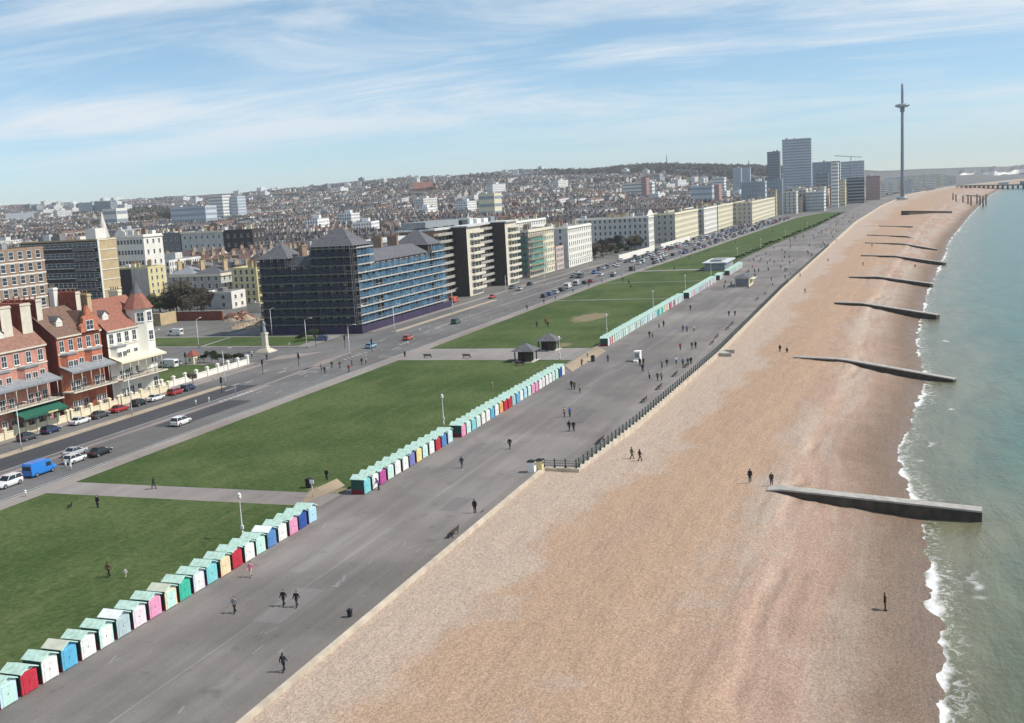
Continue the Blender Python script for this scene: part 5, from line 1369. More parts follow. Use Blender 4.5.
def hut(x, y, front_, roofm='hut roof mint', label='', group=None, gable='white'):
    if hfirst[0]: t = HP; hfirst[0] = False
    else: t = copy_tree(HP)
    t.location = (x, y, .0); t.rotation_euler = (0, 0, random.uniform(-.012, .012)); s = random.uniform(.97, 1.03); t.scale = (1, 1, s)
    tag(t, label, 'beach hut', group); HUTS.append((t, front_, roofm, gable)); return t
HUTS = []
rowA = ['pale blue','red','white','blue','white','mint','grey','pinkish white','pink','cream','green','lilac','teal','cream','red','white','mint','deep blue','white','pink','navy','light blue']
roofA = {3: 'hut roof tan', 6: 'hut roof white', 9: 'hut roof tan', 17: 'hut roof white'}
rowB = ['teal','white','magenta','white','white','white','purple','yellow','white','white','red','deep blue','lilac']
rowC = ['pink','white','teal','white','cream','white','blue','white','orange','red','red','grey','blue','white','light blue','white','pink','pink','white','pinkish white','white','white','white','mint','navy','white']  # second-last navy front puts a dark opening's shade into colour
seen = {}
def row(cols, x0, pitch, y, where, roofs={}, extra_group=None):
    n = len(cols)
    for i, c in enumerate(cols):
        rn = roofs.get(i, 'hut roof mint'); rl = rn.replace('hut roof ', '')
        if extra_group:
            lb = '%s fronted beach hut in the %s' % (c, where); gr = extra_group
            if cols.count(c) == 1: pass
        else:
            o_ = ORD[i+1] if i+1 < len(ORD) else str(i+1)
            nb = ('between %s and %s huts' % (cols[i-1], cols[i+1])) if 0 < i < n-1 else ('at the near end' if i == 0 else 'at the far end')
            lb = '%s beach hut with %s roof, %s in %s, %s' % (c, rl, o_, where, nb); gr = 'beach huts beside the lawns'
            if len(lb.split()) > 16: lb = '%s beach hut, %s in %s, %s' % (c, o_, where, nb)
        hut(x0+i*pitch, y+random.uniform(-.05, .05), c, rn, lb, gr)
row(rowA, 63.2, 2.37, 68.3, 'the nearest row', roofA)
row(rowB, 126.3, 2.45, 67.5, 'the second row')
row(rowC, 160.3, 2.31, 67.0, 'the third row')
rw = random.Random(8)
def rc(n): return [rw.choice(['white','white','white','white','mint','pale green','pale blue','white','pinkish white','pinkish white','mint','pink','cream','lilac','white','light blue']) for _ in range(n)]
rowD = rc(45); rowD[26:30] = ['green', 'teal', 'mint', 'green']; rowD[34:38] = ['red', 'pink', 'white', 'red']
row(rowD, 260.5, 2.33, 67.6, 'long distant row past the two shelters', {}, 'beach huts of the long distant row')
row(rc(26), 371.0, 2.33, 66.8, 'row after the gap left of the kiosk', {}, 'beach huts of the row left of the kiosk')
row(rc(4), 439.5, 2.33, 66.4, 'short far group of four by the kiosk', {}, 'beach huts of the short far group')
row(rc(18), 461.5, 2.33, 65.6, 'farthest row in front of the glass shelter', {}, 'beach huts of the farthest row')
for t, c, rn, g in HUTS:
    cc = 'hut '+c
    for o in KIDS[HP.name] if t is HP else t.children if False else []: pass
par = {}
for o in col.objects:
    if o.parent is not None and o.parent.name.startswith('beach_hut'): par.setdefault(o.parent.name, []).append(o)
for t, c, rn, g in HUTS:
    full = c in ('red','deep blue','navy','magenta','blue','teal','green','pink','purple','grey','orange','yellow','light blue')
    d2 = rw.choice(['white', c, c, 'mint']) if not full else c
    for o in par[t.name]:
        nm = o.name.split('.')[0]
        if nm == 'front': recolor(o, 0, 'hut '+c)
        elif nm == 'door': recolor(o, 0, 'hut '+(c if full else d2))
        elif nm == 'roof': recolor(o, 0, rn)
        elif nm == 'wall': recolor(o, 1, 'hut '+(c if full and rw.random() < .35 else rw.choice(['white', 'mint', 'pale green'])))

# ------------------------------------------------------------------ vehicles
CC = {'white': (.72,.72,.71), 'silver': (.45,.46,.48), 'black': (.012,.012,.014), 'dark grey': (.06,.062,.068), 'red': (.38,.02,.025), 'blue': (.03,.10,.30), 'bright blue': (.02,.20,.62), 'dark blue': (.018,.03,.09), 'pale blue': (.25,.42,.55), 'green': (.03,.09,.06), 'orange red': (.55,.09,.04)}
for k, c in CC.items():
    m = M('car '+k, c, .28, .03, 1, spec=.6, metal=.0); m.node_tree.nodes['Principled BSDF'].inputs['Coat Weight'].default_value = .5
def loft(mb, sections, mi=0):
    """sections: list of (x, [(y, z)...]) rings, closed across"""
    n = len(sections[0][1]); k = len(mb.v)
    for x, ring in sections: mb.v += [(x, y, z) for y, z in ring]
    for a in range(len(sections)-1):
        for i in range(n):
            j = (i+1) % n; mb.f.append((k+a*n+i, k+a*n+j, k+(a+1)*n+j, k+(a+1)*n+i)); mb.m.append(mi); mb.sm.append(False)
    mb.f.append(tuple(k+n-1-i for i in range(n))); mb.m.append(mi); mb.sm.append(False)
    e = k+(len(sections)-1)*n; mb.f.append(tuple(e+i for i in range(n))); mb.m.append(mi); mb.sm.append(False)
WHEEL = None
def car_proto(kind):
    """front towards +x"""
    global WHEEL
    t = bpy.data.objects.new({'van': 'van'}.get(kind, 'car'), None); col.objects.link(t)
    b, g = MB(), MB()
    def ring(w_, z0, z1): return [(-w_*.92, z0), (w_*.92, z0), (w_, z0+.22), (w_, (z0+z1)/2+.1), (w_*.94, z1), (-w_*.94, z1), (-w_, (z0+z1)/2+.1), (-w_, z0+.22)]
    if kind == 'van':
        L, w_ = 5.3, .98
        loft(b, [(-L/2, ring(w_*.96, .42, 2.0)), (-L/2+.12, ring(w_, .3, 2.25)), (1.0, ring(w_, .3, 2.28)), (1.55, ring(w_*.99, .3, 1.95)), (1.9, ring(w_*.98, .3, 1.25)), (2.45, ring(w_*.95, .3, 1.02)), (L/2, ring(w_*.86, .42, .78))])
        for s in (-1, 1): g.face([(.35, s*(w_+.012), 1.2), (1.55, s*(w_+.012), 1.2), (1.35, s*(w_*.97+.012), 1.8), (.35, s*(w_*.97+.012), 1.85)][::s])
        g.face([(1.60, -.85, 1.90), (1.60, .85, 1.90), (1.93, .88, 1.30), (1.93, -.88, 1.30)][::-1]); g.face([(-L/2-.012, -.75, 1.2), (-L/2-.012, .75, 1.2), (-L/2-.012, .75, 1.8), (-L/2-.012, -.75, 1.8)][::-1])
        wx, wr = (-1.65, 1.65), .35
    else:
        L, w_, hr = {'hatch': (4.0, .87, 1.46), 'saloon': (4.55, .89, 1.42), 'suv': (4.5, .93, 1.68)}[kind]; zb = .92 if kind != 'suv' else 1.05
        loft(b, [(-L/2, ring(w_*.86, .42, zb-.12)), (-L/2+.15, ring(w_*.96, .28, zb)), (-L/2+.8, ring(w_, .24, zb+.02)), (L/2-1.25, ring(w_, .24, zb)), (L/2-.35, ring(w_*.95, .26, zb-.16)), (L/2, ring(w_*.80, .40, .62))])
        r0, r1, f0, f1 = {'hatch': (-L/2+.12, -L/2+.45, .15, .95), 'saloon': (-L/2+.75, -L/2+1.35, .15, .95), 'suv': (-L/2+.1, -L/2+.35, .25, .95)}[kind]
        wt_, wb = w_*.76, w_*.93
        P0 = [(r0, -wb, zb), (f1, -wb, zb), (f1, wb, zb), (r0, wb, zb)]; P1 = [(r1, -wt_, hr-.05), (f0, -wt_, hr-.05), (f0, wt_, hr-.05), (r1, wt_, hr-.05)]
        for i in range(4): j = (i+1) % 4; g.face([P0[i], P0[j], P1[j], P1[i]])
        b.prism([(r1-.05, -wt_-.03), (f0+.06, -wt_-.03), (f0+.06, wt_+.03), (r1-.05, wt_+.03)], hr-.05, hr)
        for s in (-1, 1):
            for xa, xb in ((f1, f0), (r0, r1), ((r0+f1)/2-.1, (r1+f0)/2-.1)): b.tube((xa, s*(wb+.01), zb), (xb, s*(wt_+.015), hr-.03), .045, n=4)
        wx, wr = (-L/2+.82, L/2-.82), .32 if kind != 'suv' else .37
    b.build('body', 'car white', t); g.build('windows', 'dark glass', t)
    for s in (-1, 1):
        q = MB(); z = .62 if kind != 'van' else .8; q.box(L/2-.22, s*w_*.62-.17, z, L/2-.02, s*w_*.62+.17, z+.16); q.build('headlight', 'car lamp', t)
        q = MB(); q.box(-L/2-.02, s*w_*.78-.1, z+.02, -L/2+.12, s*w_*.78+.1, z+.32); q.build('tail_light', 'rear lamp', t)
        for x in wx:
            q = MB(); q.tube((x, s*(w_-.20), wr), (x, s*(w_+.015), wr), wr, n=14); o = q.build('wheel', 'rubber', t)
            q = MB(); q.tube((x, s*(w_+.01), wr), (x, s*(w_+.03), wr), wr*.62, n=10); q.build('rim', 'alloy rim', o)
    remember(t); return t
CP = {k: car_proto(k) for k in ('hatch', 'saloon', 'suv', 'van')}; cused = set(); CARS = []
def car(kind, colour, x, y, rz, label, group=None, z=0.0):
    p = CP[kind]
    if p.name in cused: t = copy_tree(p)
    else: t = p; cused.add(p.name)
    t.location = (x, y, z); t.rotation_euler = (0, 0, rz); tag(t, label, 'van' if kind == 'van' else 'car', group); CARS.append((t, colour)); return t
def carp(kind, colour, px, py, label, rz=0, dz=0.0, dx=0):
    p = G(px, py, .5); car(kind, colour, p.x+dx, p.y, rz, label, 'cars near the seafront mansions' if px < 300 else None, dz)
PI = math.pi
carp('suv', 'white', 181, 422, 'lone white car driving along the road beside the lawn edge')
carp('suv', 'white', 8, 483, 'white car cut off by the left picture edge behind the blue van', PI)
carp('van', 'bright blue', 40, 471, 'bright blue van driving on the seafront road')
carp('saloon', 'silver', 75, 452, 'silver car with dark windscreen above the white hatchback')
carp('hatch', 'white', 75, 459, 'white hatchback between the silver car and the grass')
carp('saloon', 'black', 100, 452, 'black car driving ahead of the white hatchback')
for px, py, k, c, lb in [(25, 437, 'hatch', 'dark grey', 'dark grey hatchback parked by the yellow low wall at far left'), (52, 430, 'hatch', 'dark blue', 'dark blue car parked before the pink house'), (74, 421, 'saloon', 'white', 'white car parked before the gap of pink and red houses'), (97, 415, 'saloon', 'dark grey', 'grey saloon parked before the red brick house'),
        (115, 409, 'saloon', 'red', 'first red car, parked before the passage beside the white house'), (136, 403, 'hatch', 'black', 'black car parked before the white turret house'), (152, 398, 'saloon', 'white', 'white coupe parked before the turret corner'), (172, 392, 'hatch', 'red', 'second red car, parked by the balustrade right of the white coupe'), (186, 388, 'hatch', 'dark blue', 'small dark blue car, last one parked along the balustrade')]:
    p = G(px, py, .5); car(k, c, p.x, 147.6, 0.0, lb, 'cars parked before the mansions', 0)
carp('van', 'white', 337, 329, 'white van parked at the corner of the scaffolded block', 0)
carp('hatch', 'pale blue', 371, 346, 'light blue car turning at the junction below the scaffolded block')
carp('hatch', 'orange red', 408, 338, 'red car waiting at the crossing line before the lawn')
carp('suv', 'green', 456, 322, 'dark green car driving away in the far lane')
carp('hatch', 'blue', 321, 339, 'blue and white car on the side lane behind the bushes', PI/2)
for px, py, k, c, lb in [(413, 313, 'hatch', 'dark grey', 'dark car, first of the line parked below the blue sheeting'), (423, 312, 'hatch', 'pale blue', 'pale blue car parked below the blue sheeting'), (432, 309, 'hatch', 'silver', 'silver car parked below the blue sheeting'), (443, 305, 'suv', 'white', 'white people carrier at the end of the line below the blue sheeting'), (454, 301, 'van', 'orange red', 'orange red van parked by the end of the scaffolding'),
        (492, 297, 'saloon', 'red', 'red car parked in front of the dark winged flats'), (512, 288, 'suv', 'dark grey', 'dark grey car below the second dark wing'), (520, 289, 'saloon', 'silver', 'silver car just right of the second dark wing'), (530, 284, 'saloon', 'black', 'black car parked under the green netting')]:
    carp(k, c, px, py, lb, random.choice([0, PI]))
for px, py, k, c, lb in [(544, 296, 'hatch', 'dark blue', 'dark blue car leading the queue beside the lawn'), (550, 294, 'hatch', 'blue', 'blue car second in the queue beside the lawn'), (556, 292.5, 'suv', 'silver', 'silver car third in the queue beside the lawn'), (562, 290, 'suv', 'black', 'black car in the queue before the white van'), (568, 287, 'van', 'white', 'first white van in the queue beside the lawn'), (577, 284, 'van', 'silver', 'second pale van in the queue beside the lawn'), (585, 282.5, 'hatch', 'black', 'black car behind the two vans of the queue'), (591, 281, 'hatch', 'red', 'dark red car ending the queue beside the lawn')]:
    carp(k, c, px, py, lb, 0)
p = G(175, 334, .5); car('van', 'white', p.x, p.y, PI/2, 'long white van parked on the side lane beyond the corner garden')
p = G(168, 366, .5); car('van', 'white', p.x, p.y, PI/2, 'white van half hidden behind the turret house'); p = G(174, 364, .5); car('hatch', 'pale blue', p.x, p.y, PI/2, 'blue car parked in the avenue behind the turret house')
cr = random.Random(21); cols_ = ['white','white','silver','silver','silver','black','black','dark grey','dark blue','dark grey','white','silver','black','dark grey','red','blue']
x = 470
while x < 1130:
    for off, pr in ((5.3, .55), (9.0, .55), (13, .4), (20.2, .62), (24.0, .75), (30.5, .6 if x < 585 or x > 640 else .2)):
        if cr.random() < pr*(1 if x > 560 else .35):
            c = cr.choice(cols_); y = ln(x)+off+cr.uniform(-.25, .25); k = cr.choice(['hatch','saloon','suv','hatch','van'] if cr.random() < .4 else ['hatch', 'saloon', 'suv'])
            car(k, c, x+cr.uniform(-1, 1), y, (ln(x+5)-ln(x))/5+(0 if off < 15 else PI), '%s %s among the many cars on the far seafront road' % (c, 'van' if k == 'van' else 'car'), 'cars on the far seafront road')
    x += 6.6+(x-470)*.004
cpar = {}
for o in col.objects:
    if o.parent is not None and o.name.startswith('body') and o.parent.name.split('.')[0] in ('car', 'van'): cpar[o.parent.name] = o
for t, c in CARS: recolor(cpar[t.name], 0, 'car '+c)

# ------------------------------------------------------------------ people
def remesh(mb, vox, dec, name, mat):
    me = mb.mesh('tmp', mat); o = bpy.data.objects.new('tmp', me); col.objects.link(o)
    r_ = o.modifiers.new('r', 'REMESH'); r_.mode = 'VOXEL'; r_.voxel_size = vox; r_.use_smooth_shade = True
    s_ = o.modifiers.new('s', 'SMOOTH'); s_.factor = .5; s_.iterations = 2
    d_ = o.modifiers.new('d', 'DECIMATE'); d_.ratio = dec
    dg = bpy.context.evaluated_depsgraph_get(); ev = o.evaluated_get(dg); new = bpy.data.meshes.new_from_object(ev); new.name = name
    bpy.data.objects.remove(o); bpy.data.meshes.remove(me); return new
def limb(m, pts, n=8):
    for (a, ra), (b, rb) in zip(pts, pts[1:]): m.tube(a, b, ra, rb, n); m.ball(b, rb, 8)
    m.ball(pts[0][0], pts[0][1], 8)
for k, c in {'skin': (.52,.33,.24), 'hair dark': (.045,.03,.02), 'hair grey': (.35,.34,.33), 'hair fair': (.30,.20,.10)}.items(): M(k, c, .7, .06)
PC = {'black': (.018,.018,.02), 'dark': (.04,.042,.05), 'navy': (.02,.03,.07), 'pink': (.68,.22,.32), 'white': (.70,.70,.68), 'red': (.42,.03,.03), 'brown': (.14,.08,.05), 'grey': (.22,.22,.23), 'olive': (.09,.10,.05), 'blue': (.08,.14,.35), 'purple': (.16,.05,.2), 'beige': (.45,.36,.26)}
for k, c in PC.items(): M('cloth '+k, c, .85, .1, 6)
def person_proto(pose):
    """facing +x"""
    t = bpy.data.objects.new('person', None); col.objects.link(t)
    hip = .92; lean = 0
    if pose == 'sit': hip = .48
    if pose == 'bend': lean = .55
    def up(z): return (lean*max(0, z-hip)*.9, 0, hip+(z-hip)*(1-.28*lean) if z > hip else z)
    hz = lambda z: Vector(up(z if pose != 'sit' else z-.44))
    neck, head, chest, waist = hz(1.46), hz(1.62), hz(1.28), hz(1.02)
    legs = []
    for s in (-1, 1):
        h0 = Vector((0, s*.09, hip))
        if pose == 'walk': d = .26*s; kn = Vector((d*.55+.05, s*.095, .49)); an = Vector((d-(.06 if s < 0 else 0), s*.09, .09 if s > 0 else .14))
        elif pose == 'sit': kn = Vector((.43, s*.11, .50)); an = Vector((.45, s*.11, .09))
        else: kn = Vector((.03, s*.10, .49)); an = Vector((0, s*.11, .09))
        legs.append((h0, kn, an))
    arms = []
    for s in (-1, 1):
        sh = hz(1.40)+Vector((0, s*.19, 0))
        if pose == 'walk': el = sh+Vector((-.12*s-.03, s*.06, -.27)); wr = el+Vector((-.10*s+.13, s*.0, -.23))
        elif pose == 'sit': el = sh+Vector((.08, s*.06, -.26)); wr = el+Vector((.22, -s*.05, -.08))
        elif pose == 'bend': el = sh+Vector((.10, s*.04, -.25)); wr = el+Vector((.12, 0, -.22))
        else: el = sh+Vector((-.02, s*.07, -.28)); wr = el+Vector((.06, 0, -.25))
        arms.append((sh, el, wr))
    m = MB()
    m.ball(head, .098, 12, 0, 1.05, .85, 1.22); m.tube(neck-Vector((0, 0, .06)), head-Vector((0, 0, .05)), .058, .052, 10)
    m.ball(head+Vector((.105, 0, -.01)), .022, 8); m.ball(head+Vector((.088, 0, -.075)), .035, 8, 0, .8, 1.2, .7)
    for s in (-1, 1): m.ball(head+Vector((-.005, s*.09, -.005)), .028, 6, 0, .7, .5, 1.2); m.ball(head+Vector((.088, s*.035, .022)), .014, 6)
    for z, r_, sx in ((hip+.02, .15, .80), (waist.z, .135, .78), (chest.z-.05, .165, .72), (chest.z+.07, .16, .70)):
        x = lean*max(0, z-hip)*.9; m.ball((x, 0, z), r_, 10, 0, sx, 1.1, .9)
    for h0, kn, an in legs: limb(m, [(h0, .088), (kn, .06), (an, .042)]); m.tube(an+Vector((-.05, 0, -.04)), an+Vector((.16, 0, -.055)), .042, .03, 8); m.ball(an+Vector((-.05, 0, -.04)), .042, 8); m.ball(an+Vector((.16, 0, -.055)), .032, 8)
    for sh, el, wr in arms:
        limb(m, [(sh, .058), (el, .043), (wr, .03)]); d = (wr-el).normalized(); pm = wr+d*.055; m.ball(pm, .038, 8, 0, .75, .6, 1.15)
        side = d.cross(Vector((0, 1, 0))).normalized()
        for i, L in enumerate((.075, .085, .08, .062)):
            b0_ = pm+d*.03+side*(i-1.5)*.019; e = b0_+d*L*.6; f_ = e+(d*.8+Vector((0, -.5 if sh.y > 0 else .5, 0))).normalized()*L*.45; limb(m, [(b0_, .011), (e, .010), (f_, .009)], 6)
        th = pm-d*.02+side*.032; limb(m, [(th, .012), (th+side*.03+d*.035, .010), (th+side*.028+d*.06, .009)], 6)
    put('body', remesh(m, .012, .30, 'body', 'skin'), t)
    m = MB()
    for z, r_, sx in ((hip+.0, .175, .82), (waist.z, .165, .80), (chest.z-.05, .195, .74), (chest.z+.08, .178, .74)):
        x = lean*max(0, z-hip)*.9; m.ball((x, 0, z), r_, 12, 0, sx, 1.1, .9)
    m.tube(neck-Vector((0, 0, .12)), neck-Vector((0, 0, .0)), .10, .072, 10)
    for sh, el, wr in arms: limb(m, [(sh, .08), (el, .064), (el.lerp(wr, .93), .05)])
    put('jacket', remesh(m, .02, .35, 'jacket', 'cloth black'), t)
    m = MB(); m.ball((0, 0, hip), .172, 12, 0, .80, 1.08, .8)
    for h0, kn, an in legs: limb(m, [(h0, .11), (kn, .083), (kn.lerp(an, .92), .066)])
    put('trousers', remesh(m, .02, .35, 'trousers', 'cloth dark'), t)
    m = MB(); m.ball(head+Vector((-.022, 0, .035)), .106, 12, 0, 1.0, .93, 1.12); m.ball(head+Vector((-.06, 0, -.03)), .075, 10, 0, .8, 1.0, 1.2)
    put('hair', remesh(m, .014, .3, 'hair', 'hair dark'), t)
    m = MB()
    for h0, kn, an in legs: m.tube(an+Vector((-.05, 0, -.045)), an+Vector((.17, 0, -.055)), .055, .042, 8); m.ball(an+Vector((-.05, 0, -.045)), .055, 8); m.ball(an+Vector((.17, 0, -.055)), .043, 8)
    put('shoes', remesh(m, .014, .4, 'shoes', 'rubber'), t)
    remember(t); return t
PP = {k: person_proto(k) for k in ('walk', 'stand', 'sit', 'bend')}; pused = set(); PEOPLE = []
pr_ = random.Random(4)
def person(pose, x, y, rz, label, jacket='black', trousers='dark', hair='hair dark', s=1.0, group=None, z=0.0):
    p = PP[pose]
    if p.name in pused: t = copy_tree(p)
    else: t = p; pused.add(p.name)
    s *= pr_.uniform(.97, 1.05); t.location = (x, y, z); t.rotation_euler = (0, 0, rz); t.scale = (s, s, s)
    tag(t, label, 'person', group); PEOPLE.append((t, jacket, trousers, hair)); return t
def pp(px, py, pose, label, rz=None, z=0., **kw):
    p = G(px, py, z); person(pose, p.x, p.y, pr_.choice([0, PI])+pr_.uniform(-.3, .3) if rz is None else rz, label, z=z, **kw)
pp(284, 672, 'walk', 'person in dark clothes walking nearest the camera on the promenade', 0, jacket='dark', trousers='black')
pp(235, 613, 'walk', 'person in grey top walking in front of the cream and red huts', PI, jacket='grey', trousers='black')
pp(251, 577, 'walk', 'person in a pink top and pale trousers beside the red hut', PI, jacket='pink', trousers='beige')
pp(284, 606, 'walk', 'left one of two people in black walking side by side on the promenade', PI, jacket='black', trousers='black')
pp(297, 607, 'walk', 'right one of two people in black walking side by side on the promenade', PI, jacket='black', trousers='dark')
pp(462, 468, 'walk', 'lone person in dark trousers walking mid promenade beyond the second row', 0, jacket='dark')
pp(510, 449, 'walk', 'lone dark dressed person with pale hair walking mid promenade', 0, jacket='black', hair='hair grey')
pp(475, 513, 'stand', 'person in black standing with a skateboard near the promenade edge', 0, jacket='black')
pp(379, 490, 'bend', 'person in purple bending at the door of a hut in the second row', PI/2, jacket='purple')
pp(98, 507.5, 'stand', 'person in black standing on the near lawn beside the cross path', PI, z=.07)
pp(154, 489, 'walk', 'person in black walking on the cross path between lawns', PI/2, z=.06)
pp(109, 577, 'walk', 'person in brown and black walking with a child on the near lawn', 0, z=.07, jacket='brown', trousers='black')
pp(126, 578, 'walk', 'small child in white on the near lawn', 0, z=.07, jacket='white', trousers='beige', s=.66, hair='hair fair')
pp(327, 480, 'stand', 'person in dark clothes on the big lawn behind the second row of huts', PI, z=.07)
pp(492, 389, 'stand', 'person in beige standing on the big lawn near the third row', 0, z=.07, jacket='beige', trousers='beige')
zb = lambda px, py, z0=-1.0: z0
def beach_person(px, py, pose, label, rz=0, **kw):
    z = -1.
    for _ in range(6): p = G(px, py, z); z = beach_at(p.x, p.y)
    person(pose, p.x, p.y, rz, label, z=z+.02, **kw)
beach_person(885, 611, 'stand', 'lone person in black standing on the shingle near the water', -PI/2, trousers='black')
beach_person(632, 459, 'walk', 'left one of two people walking on the shingle below the railing', -1, jacket='olive')
beach_person(640, 461, 'walk', 'right one of two people walking on the shingle below the railing', -1)
beach_person(750, 482, 'stand', 'left person at the landward end of the nearest groyne', 0)
beach_person(771.5, 485, 'stand', 'right person with arms out at the end of the nearest groyne', PI, jacket='dark')
beach_person(780, 352, 'stand', 'standing person in dark clothes beside the second groyne', 0); beach_person(787, 353, 'sit', 'person sitting on the shingle beside the second groyne', 0)
for a, b, lb in [(800, 277, 'beach walker in dark clothes on the far shingle'), (805, 293, 'beach walker in dark clothes on the far shingle'), (863, 266, 'beach walker in dark clothes on the far shingle'), (915, 268, 'beach walker in dark clothes on the far shingle'), (828, 262, 'beach walker in dark clothes on the far shingle'), (872, 247, 'beach walker in dark clothes on the far shingle')]:
    beach_person(a, b, 'walk', lb, pr_.uniform(0, 6), group='people on the far shingle')
mid = [(608,362,'walk'),(581.7,366,'bend'),(587.5,357,'walk'),(571.6,389,'walk'),(574.5,389.5,'walk'),(580,393,'walk'),(564.5,417,'walk'),(570,417,'walk'),(569.4,431,'walk'),(573.8,431,'walk'),(640,365.6,'stand'),(643.5,365,'stand'),(642.7,371.6,'stand'),(649.5,379,'walk'),(657.7,380.8,'walk'),(661.6,380.6,'walk'),(662,368,'walk'),(667,366.4,'walk'),(676.3,364,'walk'),(683,365.6,'stand'),(688,365,'stand'),(691,364,'stand'),(680.4,350,'walk'),(692,349,'walk'),(695.7,348.4,'walk'),(683,331.4,'walk'),(687,332,'walk'),(694,331.4,'walk'),(649.5,337.5,'walk'),(652.5,337.5,'walk'),(659,328,'bend'),(663.7,326.8,'stand'),(690.5,310.4,'walk'),(729,316.4,'walk'),(735,316,'walk')]
where = {0:'near the white kiosk',1:'crouching by the dirt ramp before the third row end',2:'in a pale top on the dirt ramp below the shelters'}
jk = ['black','dark','navy','black','brown','grey','red','dark','olive','blue','beige','white']
for i, (px, py, ps) in enumerate(mid):
    c = 'white' if i == 2 else pr_.choice(jk)
    lb = 'person in %s %s' % (c, where[i]) if i in where else '%s dressed person %s with others on the middle promenade' % (c, {'walk': 'walking', 'stand': 'standing', 'bend': 'crouching'}[ps])
    pp(px, py, ps, lb, jacket=c, trousers=pr_.choice(['black', 'dark', 'navy']), group=None if i in where else 'people on the middle promenade')
for px, py, lb in [(537, 327, 0), (545.6, 324, 0), (548, 327, 0), (623, 281, 0), (629, 284, 0), (631, 288, 0)]:
    pp(px, py, 'stand', 'person standing in a small group on the %s lawn' % ('third' if px < 600 else 'fourth'), z=.07, jacket=pr_.choice(jk), group='small groups on the far lawns')
for px, py, ps in [(321.5, 371, 'walk'), (325, 373, 'bend'), (332, 368, 'walk'), (340, 368, 'walk'), (349, 372, 'walk'), (352, 366, 'walk'), (362, 365, 'walk'), (366, 364, 'walk'), (405, 357.5, 'stand'), (299, 359, 'stand'), (326, 341, 'stand'), (267, 360, 'stand'), (252, 357, 'stand')]:
    pp(px, py, ps, 'pedestrian at the road crossing beside the big lawn', jacket=pr_.choice(jk), group='pedestrians at the road crossing')
for i in range(95):
    x = 400+(pr_.random()**1.3)*760; y = pr_.uniform(wl(x)+2, ls(x)-4 if x > 512 else 62)
    c = pr_.choice(jk+['white', 'blue', 'pink']); person('walk', x, y, pr_.choice([0, PI])+pr_.uniform(-.4, .4), 'tiny %s clad walker on the crowded far promenade' % c, c, pr_.choice(['black', 'dark', 'navy', 'beige']), group='walkers on the far promenade')
for i in range(14):
    x = pr_.uniform(480, 1000); y = pr_.uniform(ls(x)+3, ln(x)-3); person('stand', x, y, pr_.uniform(0, 6), 'tiny figure on the farthest lawn', pr_.choice(jk), group='figures on the farthest lawn', z=.07)
for i in range(16):
    x = 340+i*21+pr_.uniform(-6, 6); person('walk', x, ln(x)+1.5, pr_.choice([0, PI]), 'pedestrian on the footway between the lawns and the road', pr_.choice(jk), group='pedestrians on the lawn side footway', z=.1)
ppar = {}
for o in col.objects:
    if o.parent is not None and o.parent.name.startswith('person'): ppar.setdefault(o.parent.name, []).append(o)
for t, j, tr, hr in PEOPLE:
    for o in ppar[t.name]:
        nm = o.name.split('.')[0]
        if nm == 'jacket': recolor(o, 0, 'cloth '+j)
        elif nm == 'trousers': recolor(o, 0, 'cloth '+tr)
        elif nm == 'hair': recolor(o, 0, hr)

# ------------------------------------------------------------------ street furniture
def lamp_proto():
    t = bpy.data.objects.new('street_lamp', None); col.objects.link(t)
    m = MB(); m.lathe([(.14, 0), (.14, .9), (.085, 1.0), (.06, 5.2), (.09, 5.3)], n=10); m.build('post', 'white paint', t)
    m = MB(); m.lathe([(.09, 5.3), (.16, 5.38), (.27, 5.6), (.29, 5.8), (.22, 6.02), (.06, 6.12)], n=12); m.build('globe', 'white render', t)
    m = MB(); m.lathe([(.3, 5.98), (.2, 6.15), (.03, 6.3)], n=12); m.build('cap', 'white paint', t)
    m = MB(); m.box(-.12, -.2, 1.3, .12, .2, 1.8); m.build('box', 'white paint', t)
    remember(t); return t
LP = lamp_proto(); lused = [0]
def lamp(x, y, label, s=1, group='white promenade lamps on the lawns'):
    t = copy_tree(LP) if lused[0] else LP; lused[0] = 1; t.location = (x, y, .05); t.scale = (.9, .9, s*.9); tag(t, label, 'street lamp', group)
lamp(106.4, 73.6, 'white globe lamp post standing behind the nearest row of huts'); lamp(168, 73.4, 'white globe lamp post behind the third row of huts'); lamp(239, 73.8, 'white lamp post by the two shelters'); lamp(282, 73.4, 'white lamp post behind the start of the long distant row')
for i, x in enumerate((344, 402, 463, 560, 640, 740, 850)):
    lamp(x, ls(x)+2.5, 'small white lamp post at the lawn edge in the far distance', 1.0, 'far white lamp posts at the lawn edge')
def road_lamp_proto():
    t = bpy.data.objects.new('road_lamp', None); col.objects.link(t); m = MB(); m.lathe([(.13, 0), (.13, 1.2), (.08, 1.3), (.055, 8.2)], n=8); m.tube((0, 0, 8.1), (0, -1.6, 8.5), .05, .04, 6); m.build('post', 'galvanised', t)
    m = MB(); m.box(-.13, -2.3, 8.42, .13, -1.5, 8.56); m.build('lantern', 'white paint', t); remember(t); return t
RL = road_lamp_proto(); rl = [0]
def rlamp(x, y, label, group, rz=0):
    t = copy_tree(RL) if rl[0] else RL; rl[0] = 1; t.location = (x, y, .1); t.rotation_euler = (0, 0, rz); tag(t, label, 'street lamp', group)
for i, x in enumerate((112, 143, 172, 204, 243, 292, 338, 392, 440, 500)):
    rlamp(x, ln(x)+(26.4 if x not in (243,) else 15.6), 'tall grey road lamp on the verge opposite the seafront buildings', 'grey road lamps')
p = G(307, 349); rlamp(p.x, p.y, 'tall lamp with a cross arm beside the clipped bushes', None); 
